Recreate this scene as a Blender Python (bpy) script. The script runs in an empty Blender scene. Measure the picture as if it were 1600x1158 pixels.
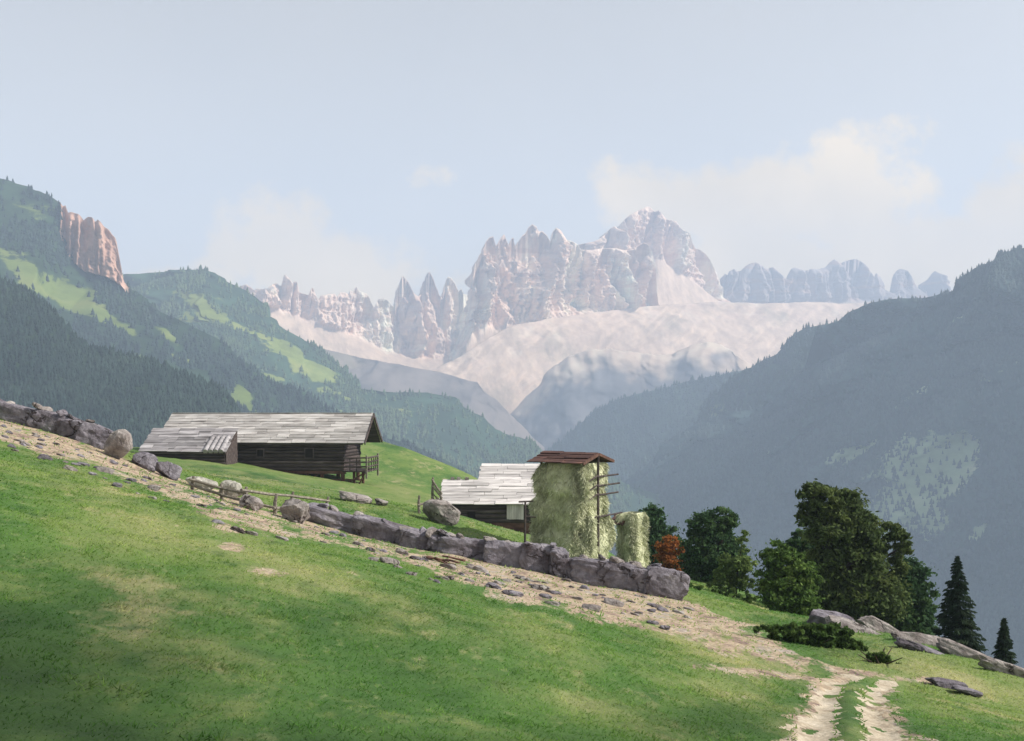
import bpy, math, random
import numpy as np
from mathutils import Vector, Matrix, Euler
random.seed(7); RNG = np.random.default_rng(11)
C = bpy.context.scene.collection
SC = bpy.context.scene
R = math.radians
# ------------------------------------------------------------------ camera, sky, sun, exposure
LENS = 42.0; F = 1600*LENS/36.0; HX, HY = 800.0, 640.0      # level camera, eye at the origin
cam = bpy.data.cameras.new('camera'); co = bpy.data.objects.new('camera', cam); C.objects.link(co)
cam.lens = LENS; cam.sensor_width = 36; cam.clip_start = 0.1; cam.clip_end = 60000
cam.shift_y = 61/1600.0
co.location = (0, 0, 0); co.rotation_euler = (R(90), 0, 0)
SC.camera = co
SUN_EL, SUN_AZ = 38.0, -2.0           # azimuth measured from +X towards +Y
L = Vector((math.cos(R(SUN_EL))*math.cos(R(SUN_AZ)), math.cos(R(SUN_EL))*math.sin(R(SUN_AZ)), math.sin(R(SUN_EL))))
sd = bpy.data.lights.new('sun', 'SUN'); sd.energy = 5.0; sd.angle = R(0.5); sd.color = (1.0, 0.92, 0.83)
so = bpy.data.objects.new('sun', sd); C.objects.link(so); so.rotation_euler = L.to_track_quat('Z', 'Y').to_euler()
SC.view_settings.view_transform = 'Standard'; SC.view_settings.look = 'None'
SC.view_settings.exposure = 0.58; SC.view_settings.gamma = 1
SC.cycles.volume_bounces = 1; SC.cycles.max_bounces = 6; SC.cycles.transparent_max_bounces = 8
HAZE_DENSITY = 2.2e-4

def world():
    w = bpy.data.worlds.new('World'); SC.world = w; w.use_nodes = True
    nt = w.node_tree; nt.nodes.clear(); N = nt.nodes.new; K = nt.links.new
    sky = N('ShaderNodeTexSky'); sky.sky_type = 'NISHITA'; sky.sun_disc = False
    sky.sun_elevation = R(SUN_EL); sky.sun_rotation = R(90-SUN_AZ); sky.altitude = 1200
    sky.air_density = 1.0; sky.dust_density = 2.0; sky.ozone_density = 1.0
    geo = N('ShaderNodeTexCoord'); sep = N('ShaderNodeSeparateXYZ'); K(geo.outputs['Generated'], sep.inputs[0])
    def m(op, a, b=None, clamp=False):
        n = N('ShaderNodeMath'); n.operation = op; n.use_clamp = clamp
        for i, x in enumerate((a, b)):
            if x is None: continue
            if isinstance(x, (int, float)): n.inputs[i].default_value = x
            else: K(x, n.inputs[i])
        return n.outputs[0]
    ay = m('MAXIMUM', m('ABSOLUTE', sep.outputs[1]), 0.05)
    u = m('DIVIDE', sep.outputs[0], ay); v = m('DIVIDE', sep.outputs[2], ay)
    cmb = N('ShaderNodeCombineXYZ'); K(u, cmb.inputs[0]); K(v, cmb.inputs[1])
    n1 = N('ShaderNodeTexNoise'); n1.inputs['Scale'].default_value = 17; n1.inputs['Detail'].default_value = 9; n1.inputs['Roughness'].default_value = .62
    K(cmb.outputs[0], n1.inputs['Vector'])
    total = None   # banks of cumulus: (tan azimuth, tan elevation, half width, half height)
    for (px, py, rx, ry, am) in [(430,390,120,110,.9),(540,430,150,80,.9),(310,450,150,60,.7),(1060,320,130,80,1),(1180,340,150,100,1),(1330,310,150,120,1),
                             (1460,400,200,80,.9),(1610,320,110,110,.9),(1240,420,260,80,1),(880,440,260,50,.7),(1400,215,120,60,.40),(690,275,110,40,.20),(960,270,90,50,.20)]:
        du = m('DIVIDE', m('SUBTRACT', u, (px-HX)/F), rx/F); dv = m('DIVIDE', m('SUBTRACT', v, (HY-py)/F), ry/F)
        d = m('SUBTRACT', am, m('ADD', m('MULTIPLY', du, du), m('MULTIPLY', dv, dv)))
        total = d if total is None else m('SMOOTH_MAX', total, d)
        if total.node.operation == 'SMOOTH_MAX': total.node.inputs[2].default_value = .35
    s = m('ADD', total, m('MULTIPLY', m('SUBTRACT', n1.outputs[0], .50), 3.0))
    low = m('MULTIPLY', m('SUBTRACT', .19, v), 7.0, True)      # thin warm veil that lies along the horizon
    mask = m('MAXIMUM', m('MULTIPLY', s, 1.9, True), m('MULTIPLY', low, .45))
    n2 = N('ShaderNodeTexNoise'); n2.inputs['Scale'].default_value = 7; n2.inputs['Detail'].default_value = 6
    K(cmb.outputs[0], n2.inputs['Vector'])
    cr = N('ShaderNodeMix'); cr.data_type = 'RGBA'
    K(m('MULTIPLY', m('SUBTRACT', n2.outputs[0], .36), 3.2, True), cr.inputs[0])
    cr.inputs[6].default_value = (.90, .74, .54, 1); cr.inputs[7].default_value = (1.16, .93, .64, 1)
    hs = N('ShaderNodeHueSaturation'); hs.inputs['Saturation'].default_value = .16; K(sky.outputs[0], hs.inputs['Color'])
    bs = N('ShaderNodeBackground'); K(hs.outputs[0], bs.inputs[0]); bs.inputs[1].default_value = 0.115
    bc = N('ShaderNodeBackground'); K(cr.outputs[2], bc.inputs[0]); bc.inputs[1].default_value = 0.82
    mx = N('ShaderNodeMixShader'); K(m('ADD', m('MULTIPLY', mask, .84), .08), mx.inputs[0]); K(bs.outputs[0], mx.inputs[1]); K(bc.outputs[0], mx.inputs[2])
    out = N('ShaderNodeOutputWorld'); K(mx.outputs[0], out.inputs[0])
world()

# ------------------------------------------------------------------ noise
_P = np.random.default_rng(3).permutation(512); _P = np.concatenate([_P, _P, _P])
_G = np.random.default_rng(4).normal(size=(512, 3)); _G /= np.linalg.norm(_G, axis=1)[:, None]
def perlin(x, y, z):
    x, y, z = np.broadcast_arrays(np.asarray(x, float), np.asarray(y, float), np.asarray(z, float))
    xi, yi, zi = np.floor(x).astype(int), np.floor(y).astype(int), np.floor(z).astype(int)
    xf, yf, zf = x-xi, y-yi, z-zi
    f = lambda t: t*t*t*(t*(t*6-15)+10)
    u, v, w = f(xf), f(yf), f(zf)
    def g(dx, dy, dz):
        h = _P[_P[_P[(xi+dx) & 511] + ((yi+dy) & 511)] + ((zi+dz) & 511)]
        G = _G[h]
        return G[..., 0]*(xf-dx)+G[..., 1]*(yf-dy)+G[..., 2]*(zf-dz)
    l = lambda a, b, t: a+(b-a)*t
    return 1.6*l(l(l(g(0,0,0), g(1,0,0), u), l(g(0,1,0), g(1,1,0), u), v), l(l(g(0,0,1), g(1,0,1), u), l(g(0,1,1), g(1,1,1), u), v), w)
def fbm(x, y, z, o=5, lac=2.05, gain=.5):
    a, s = 1.0, 0.0
    for i in range(o):
        s = s+a*perlin(np.asarray(x)+17.3*i, np.asarray(y)+9.1*i, np.asarray(z)+3.7*i)
        x, y, z, a = np.asarray(x)*lac, np.asarray(y)*lac, np.asarray(z)*lac, a*gain
    return s
def sstep(a, b, x):
    t = np.clip((np.asarray(x, float)-a)/(b-a), 0, 1); return t*t*(3-2*t)

# ------------------------------------------------------------------ object helpers
def link_mesh(name, me, mat=None, parent=None):
    o = bpy.data.objects.new(name, me); C.objects.link(o)
    if mat: me.materials.append(mat)
    if parent: o.parent = parent
    return o
def mesh_np(name, V, Fc, mat=None, parent=None, smooth=False, attrs=None):
    V = np.asarray(V, np.float32).reshape(-1, 3); Fc = np.asarray(Fc, np.int32); k = Fc.shape[1]
    me = bpy.data.meshes.new(name); me.vertices.add(len(V)); me.vertices.foreach_set('co', V.ravel())
    me.loops.add(Fc.size); me.loops.foreach_set('vertex_index', Fc.ravel())
    me.polygons.add(len(Fc)); me.polygons.foreach_set('loop_start', np.arange(0, Fc.size, k, dtype=np.int32))
    me.polygons.foreach_set('loop_total', np.full(len(Fc), k, np.int32))
    if smooth: me.polygons.foreach_set('use_smooth', np.ones(len(Fc), bool))
    me.update(calc_edges=True)
    for an, av in (attrs or {}).items():
        at = me.attributes.new(an, 'FLOAT', 'POINT'); at.data.foreach_set('value', np.asarray(av, np.float32).ravel())
    return link_mesh(name, me, mat, parent)
def tag(o, label=None, cat=None, group=None, kind=None):
    if label: o['label'] = label
    if cat: o['category'] = cat
    if group: o['group'] = group
    if kind: o['kind'] = kind
    return o
def empty(name, loc, label, cat, group=None, rz=0):
    o = bpy.data.objects.new(name, None); C.objects.link(o); o.location = loc; o.rotation_euler = (0, 0, rz)
    o.empty_display_size = .3
    return tag(o, label, cat, group)
class MB:
    def __init__(s): s.v = []; s.f = []
    def add(s, vs, fs):
        b = len(s.v); s.v += [tuple(x) for x in vs]; s.f += [tuple(i+b for i in f) for f in fs]
    def box(s, c, d, rot=None):
        x, y, z = d[0]/2, d[1]/2, d[2]/2
        vs = [Vector((sx*x, sy*y, sz*z)) for sz in (-1, 1) for sy in (-1, 1) for sx in (-1, 1)]
        if rot: m = Euler(rot).to_matrix(); vs = [m @ v for v in vs]
        c = Vector(c)
        s.add([v+c for v in vs], [(0,2,3,1),(4,5,7,6),(0,1,5,4),(2,6,7,3),(0,4,6,2),(1,3,7,5)])
    def tube(s, pts, rs, n=7):
        pts = [Vector(p) for p in pts]; b = len(s.v); rings = []
        for i, p in enumerate(pts):
            t = (pts[min(i+1, len(pts)-1)]-pts[max(i-1, 0)]).normalized()
            a = t.orthogonal().normalized(); c = t.cross(a)
            for k in range(n):
                th = 2*math.pi*k/n; s.v.append(tuple(p+(a*math.cos(th)+c*math.sin(th))*rs[i]))
        for i in range(len(pts)-1):
            for k in range(n):
                s.f.append((b+i*n+k, b+i*n+(k+1) % n, b+(i+1)*n+(k+1) % n, b+(i+1)*n+k))
        s.f.append(tuple(b+k for k in reversed(range(n)))); s.f.append(tuple(b+(len(pts)-1)*n+k for k in range(n)))
    def prism(s, poly, d0, d1):     # poly: list of 3D points, extruded from +d0 to +d1 (vectors)
        n = len(poly); vs = [Vector(p)+Vector(d0) for p in poly]+[Vector(p)+Vector(d1) for p in poly]
        fs = [tuple(reversed(range(n))), tuple(range(n, 2*n))]+[(i, (i+1) % n, (i+1) % n+n, i+n) for i in range(n)]
        s.add(vs, fs)
    def build(s, name, mat, parent=None, smooth=False):
        me = bpy.data.meshes.new(name); me.from_pydata(s.v, [], s.f); me.update()
        if smooth: me.polygons.foreach_set('use_smooth', [True]*len(me.polygons))
        return link_mesh(name, me, mat, parent)

# ------------------------------------------------------------------ materials
def new_mat(name):
    m = bpy.data.materials.new(name); m.use_nodes = True
    nt = m.node_tree; b = nt.nodes['Principled BSDF']; b.inputs['Roughness'].default_value = .9
    b.inputs['Specular IOR Level'].default_value = .15
    return m, nt, b
class NT:
    def __init__(s, nt): s.nt = nt; s.N = nt.nodes.new; s.K = nt.links.new; s.pos = None
    def P(s):
        if s.pos is None: s.pos = s.N('ShaderNodeNewGeometry')
        return s.pos.outputs['Position']
    def noise(s, scale, detail=5, rough=.55, stretch=None, rot=None, dist=0):
        n = s.N('ShaderNodeTexNoise'); n.inputs['Scale'].default_value = scale; n.inputs['Detail'].default_value = detail
        n.inputs['Roughness'].default_value = rough; n.inputs['Distortion'].default_value = dist
        src = s.P()
        if stretch:
            mp = s.N('ShaderNodeMapping'); mp.inputs['Scale'].default_value = stretch
            if rot: mp.inputs['Rotation'].default_value = rot
            s.K(src, mp.inputs[0]); src = mp.outputs[0]
        s.K(src, n.inputs['Vector']); return n.outputs[0]
    def ramp(s, fac, stops):
        r = s.N('ShaderNodeValToRGB'); e = r.color_ramp.elements
        while len(e) < len(stops): e.new(.5)
        for i, (p, c) in enumerate(stops): e[i].position = p; e[i].color = (*c, 1) if len(c) == 3 else c
        s.K(fac, r.inputs[0]); return r.outputs[0]
    def step(s, fac, a, b):
        n = s.N('ShaderNodeMapRange'); n.interpolation_type = 'SMOOTHSTEP'
        n.inputs['From Min'].default_value = a; n.inputs['From Max'].default_value = b; s.K(fac, n.inputs[0]); return n.outputs[0]
    def mix(s, fac, a, b, mode='MIX'):
        n = s.N('ShaderNodeMix'); n.data_type = 'RGBA'; n.blend_type = mode
        for i, x in ((0, fac), (6, a), (7, b)):
            if isinstance(x, (int, float)): n.inputs[i].default_value = x
            elif isinstance(x, tuple): n.inputs[i].default_value = (*x, 1)
            else: s.K(x, n.inputs[i])
        return n.outputs[2]
    def math(s, op, a, b=0.0, clamp=False):
        n = s.N('ShaderNodeMath'); n.operation = op; n.use_clamp = clamp
        for i, x in enumerate((a, b)):
            if isinstance(x, (int, float)): n.inputs[i].default_value = x
            else: s.K(x, n.inputs[i])
        return n.outputs[0]
    def attr(s, name):
        n = s.N('ShaderNodeAttribute'); n.attribute_name = name; return n.outputs['Fac']
    def island(s):
        if s.pos is None: s.P()
        return s.pos.outputs['Random Per Island']
    def bump(s, bsdf, h, strength=.4, dist=.05):
        n = s.N('ShaderNodeBump'); n.inputs['Strength'].default_value = strength; n.inputs['Distance'].default_value = dist
        s.K(h, n.inputs['Height']); s.K(n.outputs[0], bsdf.inputs['Normal'])
def simple(name, stops, scale, detail=5, stretch=None, island=0.0, bump=0, bdist=.05, rough=.9, fine=None):
    m, nt, b = new_mat(name); n = NT(nt)
    f = n.noise(scale, detail, .6, stretch); c = n.ramp(f, stops)
    if fine:
        c = n.mix(.8, c, n.ramp(n.noise(fine, 3), [(.3, (.6, .6, .6)), (.7, (1.25, 1.25, 1.25))]), 'MULTIPLY')
    if island:
        k = n.ramp(n.island(), [(0, (1-island,)*3), (1, (1+island,)*3)]); c = n.mix(1.0, c, k, 'MULTIPLY')
    nt.links.new(c, b.inputs['Base Color']); b.inputs['Roughness'].default_value = rough
    if bump: n.bump(b, f, bump, bdist)
    return m

GRASS = {}
def grass_colour(n):
    """meadow colour from world position: painted-in shade and sunlight, olive and dry patches in drifts that run along the slope"""
    st = (.42, .42, 1.2); rt = (0, 0, R(-24))
    a = n.noise(.13, 7, .65, (1.0, .5, 1), rt); c = n.ramp(a, [(.34, (.045, .105, .026)), (.45, (.082, .160, .040)), (.54, (.135, .200, .056)), (.66, (.21, .245, .095))])
    b = n.noise(.55, 7, .68, (1, .42, 1), rt)
    c = n.mix(n.math('MULTIPLY', n.step(b, .52, .66), .8), c, (.20, .235, .090))
    d = n.noise(.42, 8, .72, (1, .36, 1), R3)
    c = n.mix(n.math('MULTIPLY', n.step(d, .55, .68), .8), c, (.37, .32, .19))
    e = n.noise(1.3, 7, .72, (1, .5, 1), rt)
    c = n.mix(n.math('MULTIPLY', n.step(e, .53, .68), .7), c, (.042, .098, .030))
    f = n.noise(3.5, 5, .7, (1, .4, 1), R3)
    c = n.mix(n.math('MULTIPLY', n.step(f, .56, .70), .5), c, (.24, .27, .13))
    c = n.mix(n.math('MULTIPLY', n.attr('straw_sun'), n.step(b, .36, .56)), c, n.ramp(e, [(.38, (.20, .235, .085)), (.56, (.33, .31, .155))]))
    shade_tint = n.attr('shade_tint'); c = n.mix(n.math('MULTIPLY', shade_tint, .9), c, n.ramp(b, [(.35, (.008, .024, .007)), (.65, (.024, .050, .014))]))
    c = n.mix(1.0, c, (.86, .90, .84), 'MULTIPLY')
    return c
R3 = (0, 0, R(-30))
def mat_meadow():
    m, nt, b = new_mat('meadow'); n = NT(nt)
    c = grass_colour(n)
    soil = n.ramp(n.noise(1.6, 8, .7, (1, .6, 1), R3), [(.32, (.15, .11, .10)), (.42, (.31, .235, .185)), (.53, (.47, .385, .27)), (.62, (.37, .325, .28)), (.72, (.51, .46, .39))])
    vo = n.N('ShaderNodeTexVoronoi'); vo.inputs['Scale'].default_value = 7.5; n.K(n.P(), vo.inputs['Vector'])
    soil = n.mix(.65, soil, n.ramp(vo.outputs['Distance'], [(.18, (1.15, 1.15, 1.15)), (.62, (.60, .58, .58))]), 'MULTIPLY')
    k = n.math('ADD', n.attr('bare'), n.math('MULTIPLY', n.math('SUBTRACT', n.noise(.9, 9, .74, (1, .38, 1), R3), .5), 2.6))
    c = n.mix(n.step(k, .36, .60), c, soil)
    nt.links.new(c, b.inputs['Base Color']); n.bump(b, n.noise(7, 6, .7), .6, .12); return m
def mat_blades():
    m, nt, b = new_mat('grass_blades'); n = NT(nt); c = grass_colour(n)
    c = n.mix(1.0, c, n.ramp(n.island(), [(0, (.76, .80, .72)), (1, (1.12, 1.11, 1.03))]), 'MULTIPLY')
    nt.links.new(c, b.inputs['Base Color']); b.inputs['Specular IOR Level'].default_value = 0
    t = n.N('ShaderNodeBsdfTranslucent'); n.K(c, t.inputs['Color']); ad = n.N('ShaderNodeAddShader')
    n.K(b.outputs[0], ad.inputs[0]); n.K(t.outputs[0], ad.inputs[1]); n.K(ad.outputs[0], nt.nodes['Material Output'].inputs['Surface']); return m
def mat_path():
    m, nt, b = new_mat('track_earth'); n = NT(nt)
    c = n.ramp(n.noise(1.8, 8, .7), [(.30, (.27, .22, .16)), (.5, (.43, .38, .29)), (.72, (.54, .49, .40))])
    c = n.mix(.7, c, n.ramp(n.noise(16, 4), [(.3, (.65, .62, .6)), (.7, (1.2, 1.2, 1.2))]), 'MULTIPLY')
    nt.links.new(c, b.inputs['Base Color']); n.bump(b, n.noise(14, 5), .6, .05); return m
def mat_hill(name, forest, meadow, rock=None, sc=1.0):
    m, nt, b = new_mat(name); n = NT(nt)
    f = n.mix(n.step(n.noise(.012*sc, 6, .7), .4, .62), forest, tuple(x*1.7 for x in forest))
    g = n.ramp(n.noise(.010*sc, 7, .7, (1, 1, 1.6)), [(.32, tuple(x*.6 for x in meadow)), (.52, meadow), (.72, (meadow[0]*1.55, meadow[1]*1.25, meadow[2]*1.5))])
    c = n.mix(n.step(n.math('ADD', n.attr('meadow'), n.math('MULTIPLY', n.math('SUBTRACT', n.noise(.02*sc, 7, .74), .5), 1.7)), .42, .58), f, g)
    if rock:
        r = n.ramp(n.noise(.018*sc, 8, .7, (1, 1, .35)), [(.30, tuple(x*.55 for x in rock)), (.5, rock), (.7, (min(rock[0]*1.35, .7), rock[1]*1.4, rock[2]*1.4))])
        c = n.mix(n.attr('rock'), c, r)
    nt.links.new(c, b.inputs['Base Color']); b.inputs['Specular IOR Level'].default_value = 0; return m
def mat_peak(name, rock, scree, sc=1.0):
    m, nt, b = new_mat(name); n = NT(nt)
    r = n.ramp(n.noise(.006*sc, 9, .68, (1, 1, .28)), [(.28, tuple(x*.62 for x in rock)), (.5, rock), (.72, (min(.75, rock[0]*1.35), rock[1]*1.4, rock[2]*1.42))])
    r = n.mix(n.math('MULTIPLY', n.step(n.noise(.012*sc, 6, .6, (.35, .35, 2.4)), .50, .66), .7), r, (.52, .34, .25))
    r = n.mix(n.math('MULTIPLY', n.step(n.noise(.016*sc, 7, .7, (1, 1, .22)), .53, .68), .45), r, (.36, .31, .31))
    s = n.ramp(n.noise(.006*sc, 9, .72, (1.2, 1, 1.0), None, .6), [(.30, tuple(x*.70 for x in scree)), (.52, scree), (.74, (scree[0]*1.22, scree[1]*1.25, scree[2]*1.28))])
    s = n.mix(n.math('MULTIPLY', n.step(n.noise(.004*sc, 7, .7, (1, 1, 1)), .55, .68), .6), s, (.27, .235, .165))
    c = n.mix(n.attr('rock'), s, r)
    n.bump(b, n.noise(.035, 8, .75, (1, 1, .4)), .5, 9.0)
    nt.links.new(c, b.inputs['Base Color']); b.inputs['Specular IOR Level'].default_value = 0; return m
def rubble(m, sc):
    nt = m.node_tree; b = nt.nodes['Principled BSDF']; n = NT(nt); c = b.inputs['Base Color'].links[0].from_socket
    c = n.mix(.8, c, n.ramp(n.noise(.03*sc, 6, .75, (1, 1, .5)), [(.36, (.72, .70, .72)), (.62, (1.18, 1.16, 1.14))]), 'MULTIPLY'); nt.links.new(c, b.inputs['Base Color'])
M = {}
M['meadow'] = mat_meadow(); M['blades'] = mat_blades(); M['path'] = mat_path()
M['conifer'] = simple('conifer_forest', [(.3, (.011, .024, .020)), (.6, (.023, .042, .031)), (.8, (.043, .066, .040))], .01, 5, island=.45)
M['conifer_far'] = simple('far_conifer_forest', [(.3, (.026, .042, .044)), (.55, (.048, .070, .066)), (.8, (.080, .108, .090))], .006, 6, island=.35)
M['conifer_light'] = simple('larch_forest', [(.3, (.035, .070, .035)), (.7, (.085, .125, .050))], .01, 5, island=.4)
M['stone'] = simple('grey_stone', [(.28, (.10, .085, .08)), (.42, (.22, .195, .185)), (.58, (.33, .305, .29)), (.76, (.48, .46, .42))], 1.7, 9, bump=.7, bdist=.08, fine=7)
M['stone_dark'] = simple('dark_wall_stone', [(.28, (.07, .052, .055)), (.42, (.15, .137, .158)), (.58, (.25, .237, .268)), (.72, (.38, .365, .38)), (.86, (.46, .33, .22))], 1.3, 9, bump=.8, bdist=.10, fine=6)
M['stone_pale'] = simple('pale_stone', [(.3, (.25, .24, .21)), (.55, (.42, .41, .36)), (.75, (.55, .53, .48))], 1.5, 8, bump=.6, bdist=.06, fine=8)
M['shingle'] = simple('weathered_shingle', [(.3, (.22, .205, .20)), (.5, (.40, .385, .37)), (.7, (.55, .54, .53))], 1.2, 6, (.5, 3, 3), island=.28, bump=.3)
M['shingle_shade'] = simple('shaded_shingle', [(.3, (.15, .14, .145)), (.5, (.27, .26, .27)), (.7, (.40, .39, .40))], 1.2, 6, (.5, 3, 3), island=.35, bump=.3)  # darker bluish copy of shingle with the shed roof's shade painted in
M['shingle_pale'] = simple('pale_shingle', [(.3, (.34, .32, .32)), (.5, (.52, .50, .49)), (.7, (.66, .64, .62))], 1.2, 6, (.5, 3, 3), island=.24, bump=.3)  # lightest of the shingle tones
M['shingle_brown'] = simple('brown_shingle', [(.3, (.045, .028, .027)), (.55, (.095, .052, .044)), (.75, (.20, .11, .085))], 2, 6, (.6, 3, 3), island=.4)
M['log'] = simple('dark_log', [(.3, (.032, .025, .025)), (.55, (.070, .056, .054)), (.75, (.13, .11, .105))], 2.2, 6, (.3, 2, 2), island=.35, bump=.3)
M['log_red'] = simple('brown_log', [(.3, (.05, .028, .022)), (.7, (.15, .085, .065))], 2.5, 6, (.5, 2, 1), island=.3)
M['dark'] = simple('dark_opening', [(.3, (.012, .010, .010)), (.7, (.025, .02, .018))], 3, 3)
M['board'] = simple('pale_board', [(.3, (.34, .31, .30)), (.7, (.58, .55, .54))], 2, 6, (2, 2, .4), island=.2)
M['fence'] = simple('grey_fence_wood', [(.3, (.10, .09, .075)), (.55, (.20, .18, .15)), (.75, (.36, .34, .29))], 6, 6, (1, 1, 2), island=.3)
M['hay'] = simple('drying_hay', [(.28, (.33, .35, .23)), (.5, (.50, .52, .35)), (.72, (.64, .65, .46))], 1.2, 6, island=.35)
M['bark'] = simple('bark', [(.3, (.025, .02, .016)), (.7, (.08, .062, .048))], 6, 5, (1, 1, .3))
def crack(m, sc):
    nt = m.node_tree; b = nt.nodes['Principled BSDF']; n = NT(nt); v = n.N('ShaderNodeTexVoronoi'); v.feature = 'DISTANCE_TO_EDGE'; v.inputs['Scale'].default_value = sc
    ad = n.N('ShaderNodeVectorMath'); ad.operation = 'ADD'; nz = n.N('ShaderNodeTexNoise'); nz.inputs['Scale'].default_value = 2.5; nz.inputs['Detail'].default_value = 5; n.K(n.P(), nz.inputs['Vector'])
    n.K(n.P(), ad.inputs[0]); n.K(nz.outputs['Color'], ad.inputs[1]); n.K(ad.outputs[0], v.inputs['Vector'])
    c = b.inputs['Base Color'].links[0].from_socket
    k = n.math('MULTIPLY', n.step(v.outputs['Distance'], .05, .0), n.step(n.noise(1.1, 3), .42, .60))
    c = n.mix(k, c, (.045, .032, .030)); nt.links.new(c, b.inputs['Base Color'])
    h = n.math('ADD', n.noise(2.2, 10, .72), n.math('MULTIPLY', k, -.5)); n.bump(b, h, 1.0, .16)
for k, sc in (('stone', .9), ('stone_dark', .8), ('stone_pale', .8)): crack(M[k], sc)
def leafm(name, a, b, c):
    m = simple(name, [(.3, a), (.5, b), (.72, c)], .9, 5, island=.5); nt = m.node_tree; bs = nt.nodes['Principled BSDF']; out = nt.nodes['Material Output']
    t = nt.nodes.new('ShaderNodeBsdfTranslucent'); nt.links.new(bs.inputs['Base Color'].links[0].from_socket, t.inputs['Color'])
    mx = nt.nodes.new('ShaderNodeMixShader'); mx.inputs[0].default_value = .38; nt.links.new(bs.outputs[0], mx.inputs[1]); nt.links.new(t.outputs[0], mx.inputs[2]); nt.links.new(mx.outputs[0], out.inputs['Surface'])
    return m
M['leaf_dark'] = leafm('dark_leaves', (.045, .068, .028), (.082, .120, .042), (.150, .185, .062))
M['leaf_deep'] = leafm('deep_green_leaves', (.028, .062, .032), (.054, .108, .044), (.105, .170, .060))
M['leaf_mid'] = leafm('mid_green_leaves', (.040, .080, .022), (.085, .150, .036), (.175, .250, .064))
M['leaf_light'] = leafm('light_green_leaves', (.080, .125, .040), (.14, .21, .062), (.24, .31, .095))
M['leaf_orange'] = leafm('orange_leaves', (.16, .058, .020), (.33, .125, .034), (.46, .20, .06))
M['needle'] = leafm('spruce_needles', (.014, .028, .020), (.028, .048, .028), (.050, .076, .038))
M['shrub'] = leafm('low_shrub_leaves', (.040, .075, .022), (.075, .130, .034), (.130, .190, .052))

# ------------------------------------------------------------------ ground of the near alp
def pt(px, py, Y): return np.array(((px-HX)/F*Y, Y, (HY-py)/F*Y))
CP = [(0,655,48),(130,690,47.5),(260,747,46.5),(430,800,45),(500,818,44.5),(620,850,43),(780,884,42),(900,908,41),(1050,937,40),(1170,975,39.5),
      (0,1158,8),(400,1158,9.5),(800,1158,12),(1200,1158,16),(1600,1158,17),(0,900,16),(0,760,26),(400,900,22),(800,1000,21),(1200,1050,26),
      (1330,1062,27),(1340,1110,21),(1450,1060,29),(1500,1110,22),(1280,968,40),(1450,1010,36),(1600,1064,31),
      (1230,966,47),(1100,925,54),(1070,905,64),(1120,910,68),(1020,902,75),(1340,992,54),(1500,1037,50),(1570,1062,53),
      (900,884,56),(690,818,58),(760,816,85),(690,800,80),(430,768,62),(640,792,62),(580,760,98),(530,752,98),(460,739,100),(350,714,102),(212,698,105),
      (590,690,150),(680,718,145),(745,748,138),(450,682,150),(250,706,130),(60,706,90),(0,688,72),(-150,665,80),(300,722,86),(215,714,88),(130,712,70),(600,735,120),(900,850,90)]
G = [pt(*c) for c in CP]
G += [np.array(p, float) for p in [(0,0,-1.7),(-8,0,-.7),(8,0,-4.0),(-8,10,-1.5),(-45,50,4),(-45,20,3),(-30,0,2.5),(-60,100,-4),(-60,140,-7),
      (13,10,-6),(18,18,-8.5),(24,30,-12.5),(36,34,-19),(34,55,-20),(45,70,-30),(16,0,-8),(30,0,-16),(0,-14,-1.5),(22,82,-18),(30,110,-34),(12,120,-16),(-25,-12,1.5),(25,-12,-10),
      (-20,185,-16),(0,180,-24),(-60,185,-10)]]
G = np.array(G); GXY = G[:, :2]
def _k(r2): return np.where(r2 > 1e-9, .5*r2*np.log(np.maximum(r2, 1e-9)), 0)
_n = len(G); _A = np.zeros((_n+3, _n+3))
_A[:_n, :_n] = _k(((GXY[:, None]-GXY[None])**2).sum(-1)) + np.eye(_n)*1.0
_A[:_n, _n] = 1; _A[:_n, _n+1:] = GXY; _A[_n, :_n] = 1; _A[_n+1:, :_n] = GXY.T
_W = np.linalg.solve(_A, np.concatenate([G[:, 2], np.zeros(3)]))
TRACK = [np.array(p) for p in []]
def height(x, y):
    x = np.asarray(x, float); y = np.asarray(y, float); sh = np.broadcast(x, y).shape
    xf = np.broadcast_to(x, sh).ravel(); yf = np.broadcast_to(y, sh).ravel(); out = np.empty(xf.size)
    for i in range(0, xf.size, 60000):
        a, b = xf[i:i+60000], yf[i:i+60000]
        k = _k((a[:, None]-GXY[:, 0])**2+(b[:, None]-GXY[:, 1])**2)
        out[i:i+60000] = k @ _W[:_n]+_W[_n]+a*_W[_n+1]+b*_W[_n+2]
    far = sstep(150, 260, yf)+sstep(48, 110, xf)+sstep(80, 160, -xf)*.0+sstep(20, 60, -yf)*.0
    out = out*(1-np.clip(far, 0, 1))+np.clip(far, 0, 1)*(-430)
    out += .10*fbm(xf*.22, yf*.22, 0.3, 4)+.03*fbm(xf*1.3, yf*1.3, 2.2, 3)
    return out.reshape(sh)
YS = np.geomspace(4, 240, 1500)
def hit(px, py):
    """where the sight line through this point of the view meets the ground"""
    X = (px-HX)/F*YS; Z = (HY-py)/F*YS; g = height(X, YS)
    i = int(np.argmax(Z < g)) if (Z < g).any() else len(YS)-1
    return Vector((X[i], YS[i], g[i]))
def onground(px, Y):
    X = (px-HX)/F*Y; return Vector((X, Y, float(height(X, Y))))
def proj(x, y, z): return HX+F*x/y, HY-F*z/y
pl = lambda pts, x: np.interp(x, [p[0] for p in pts], [p[1] for p in pts])
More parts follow.
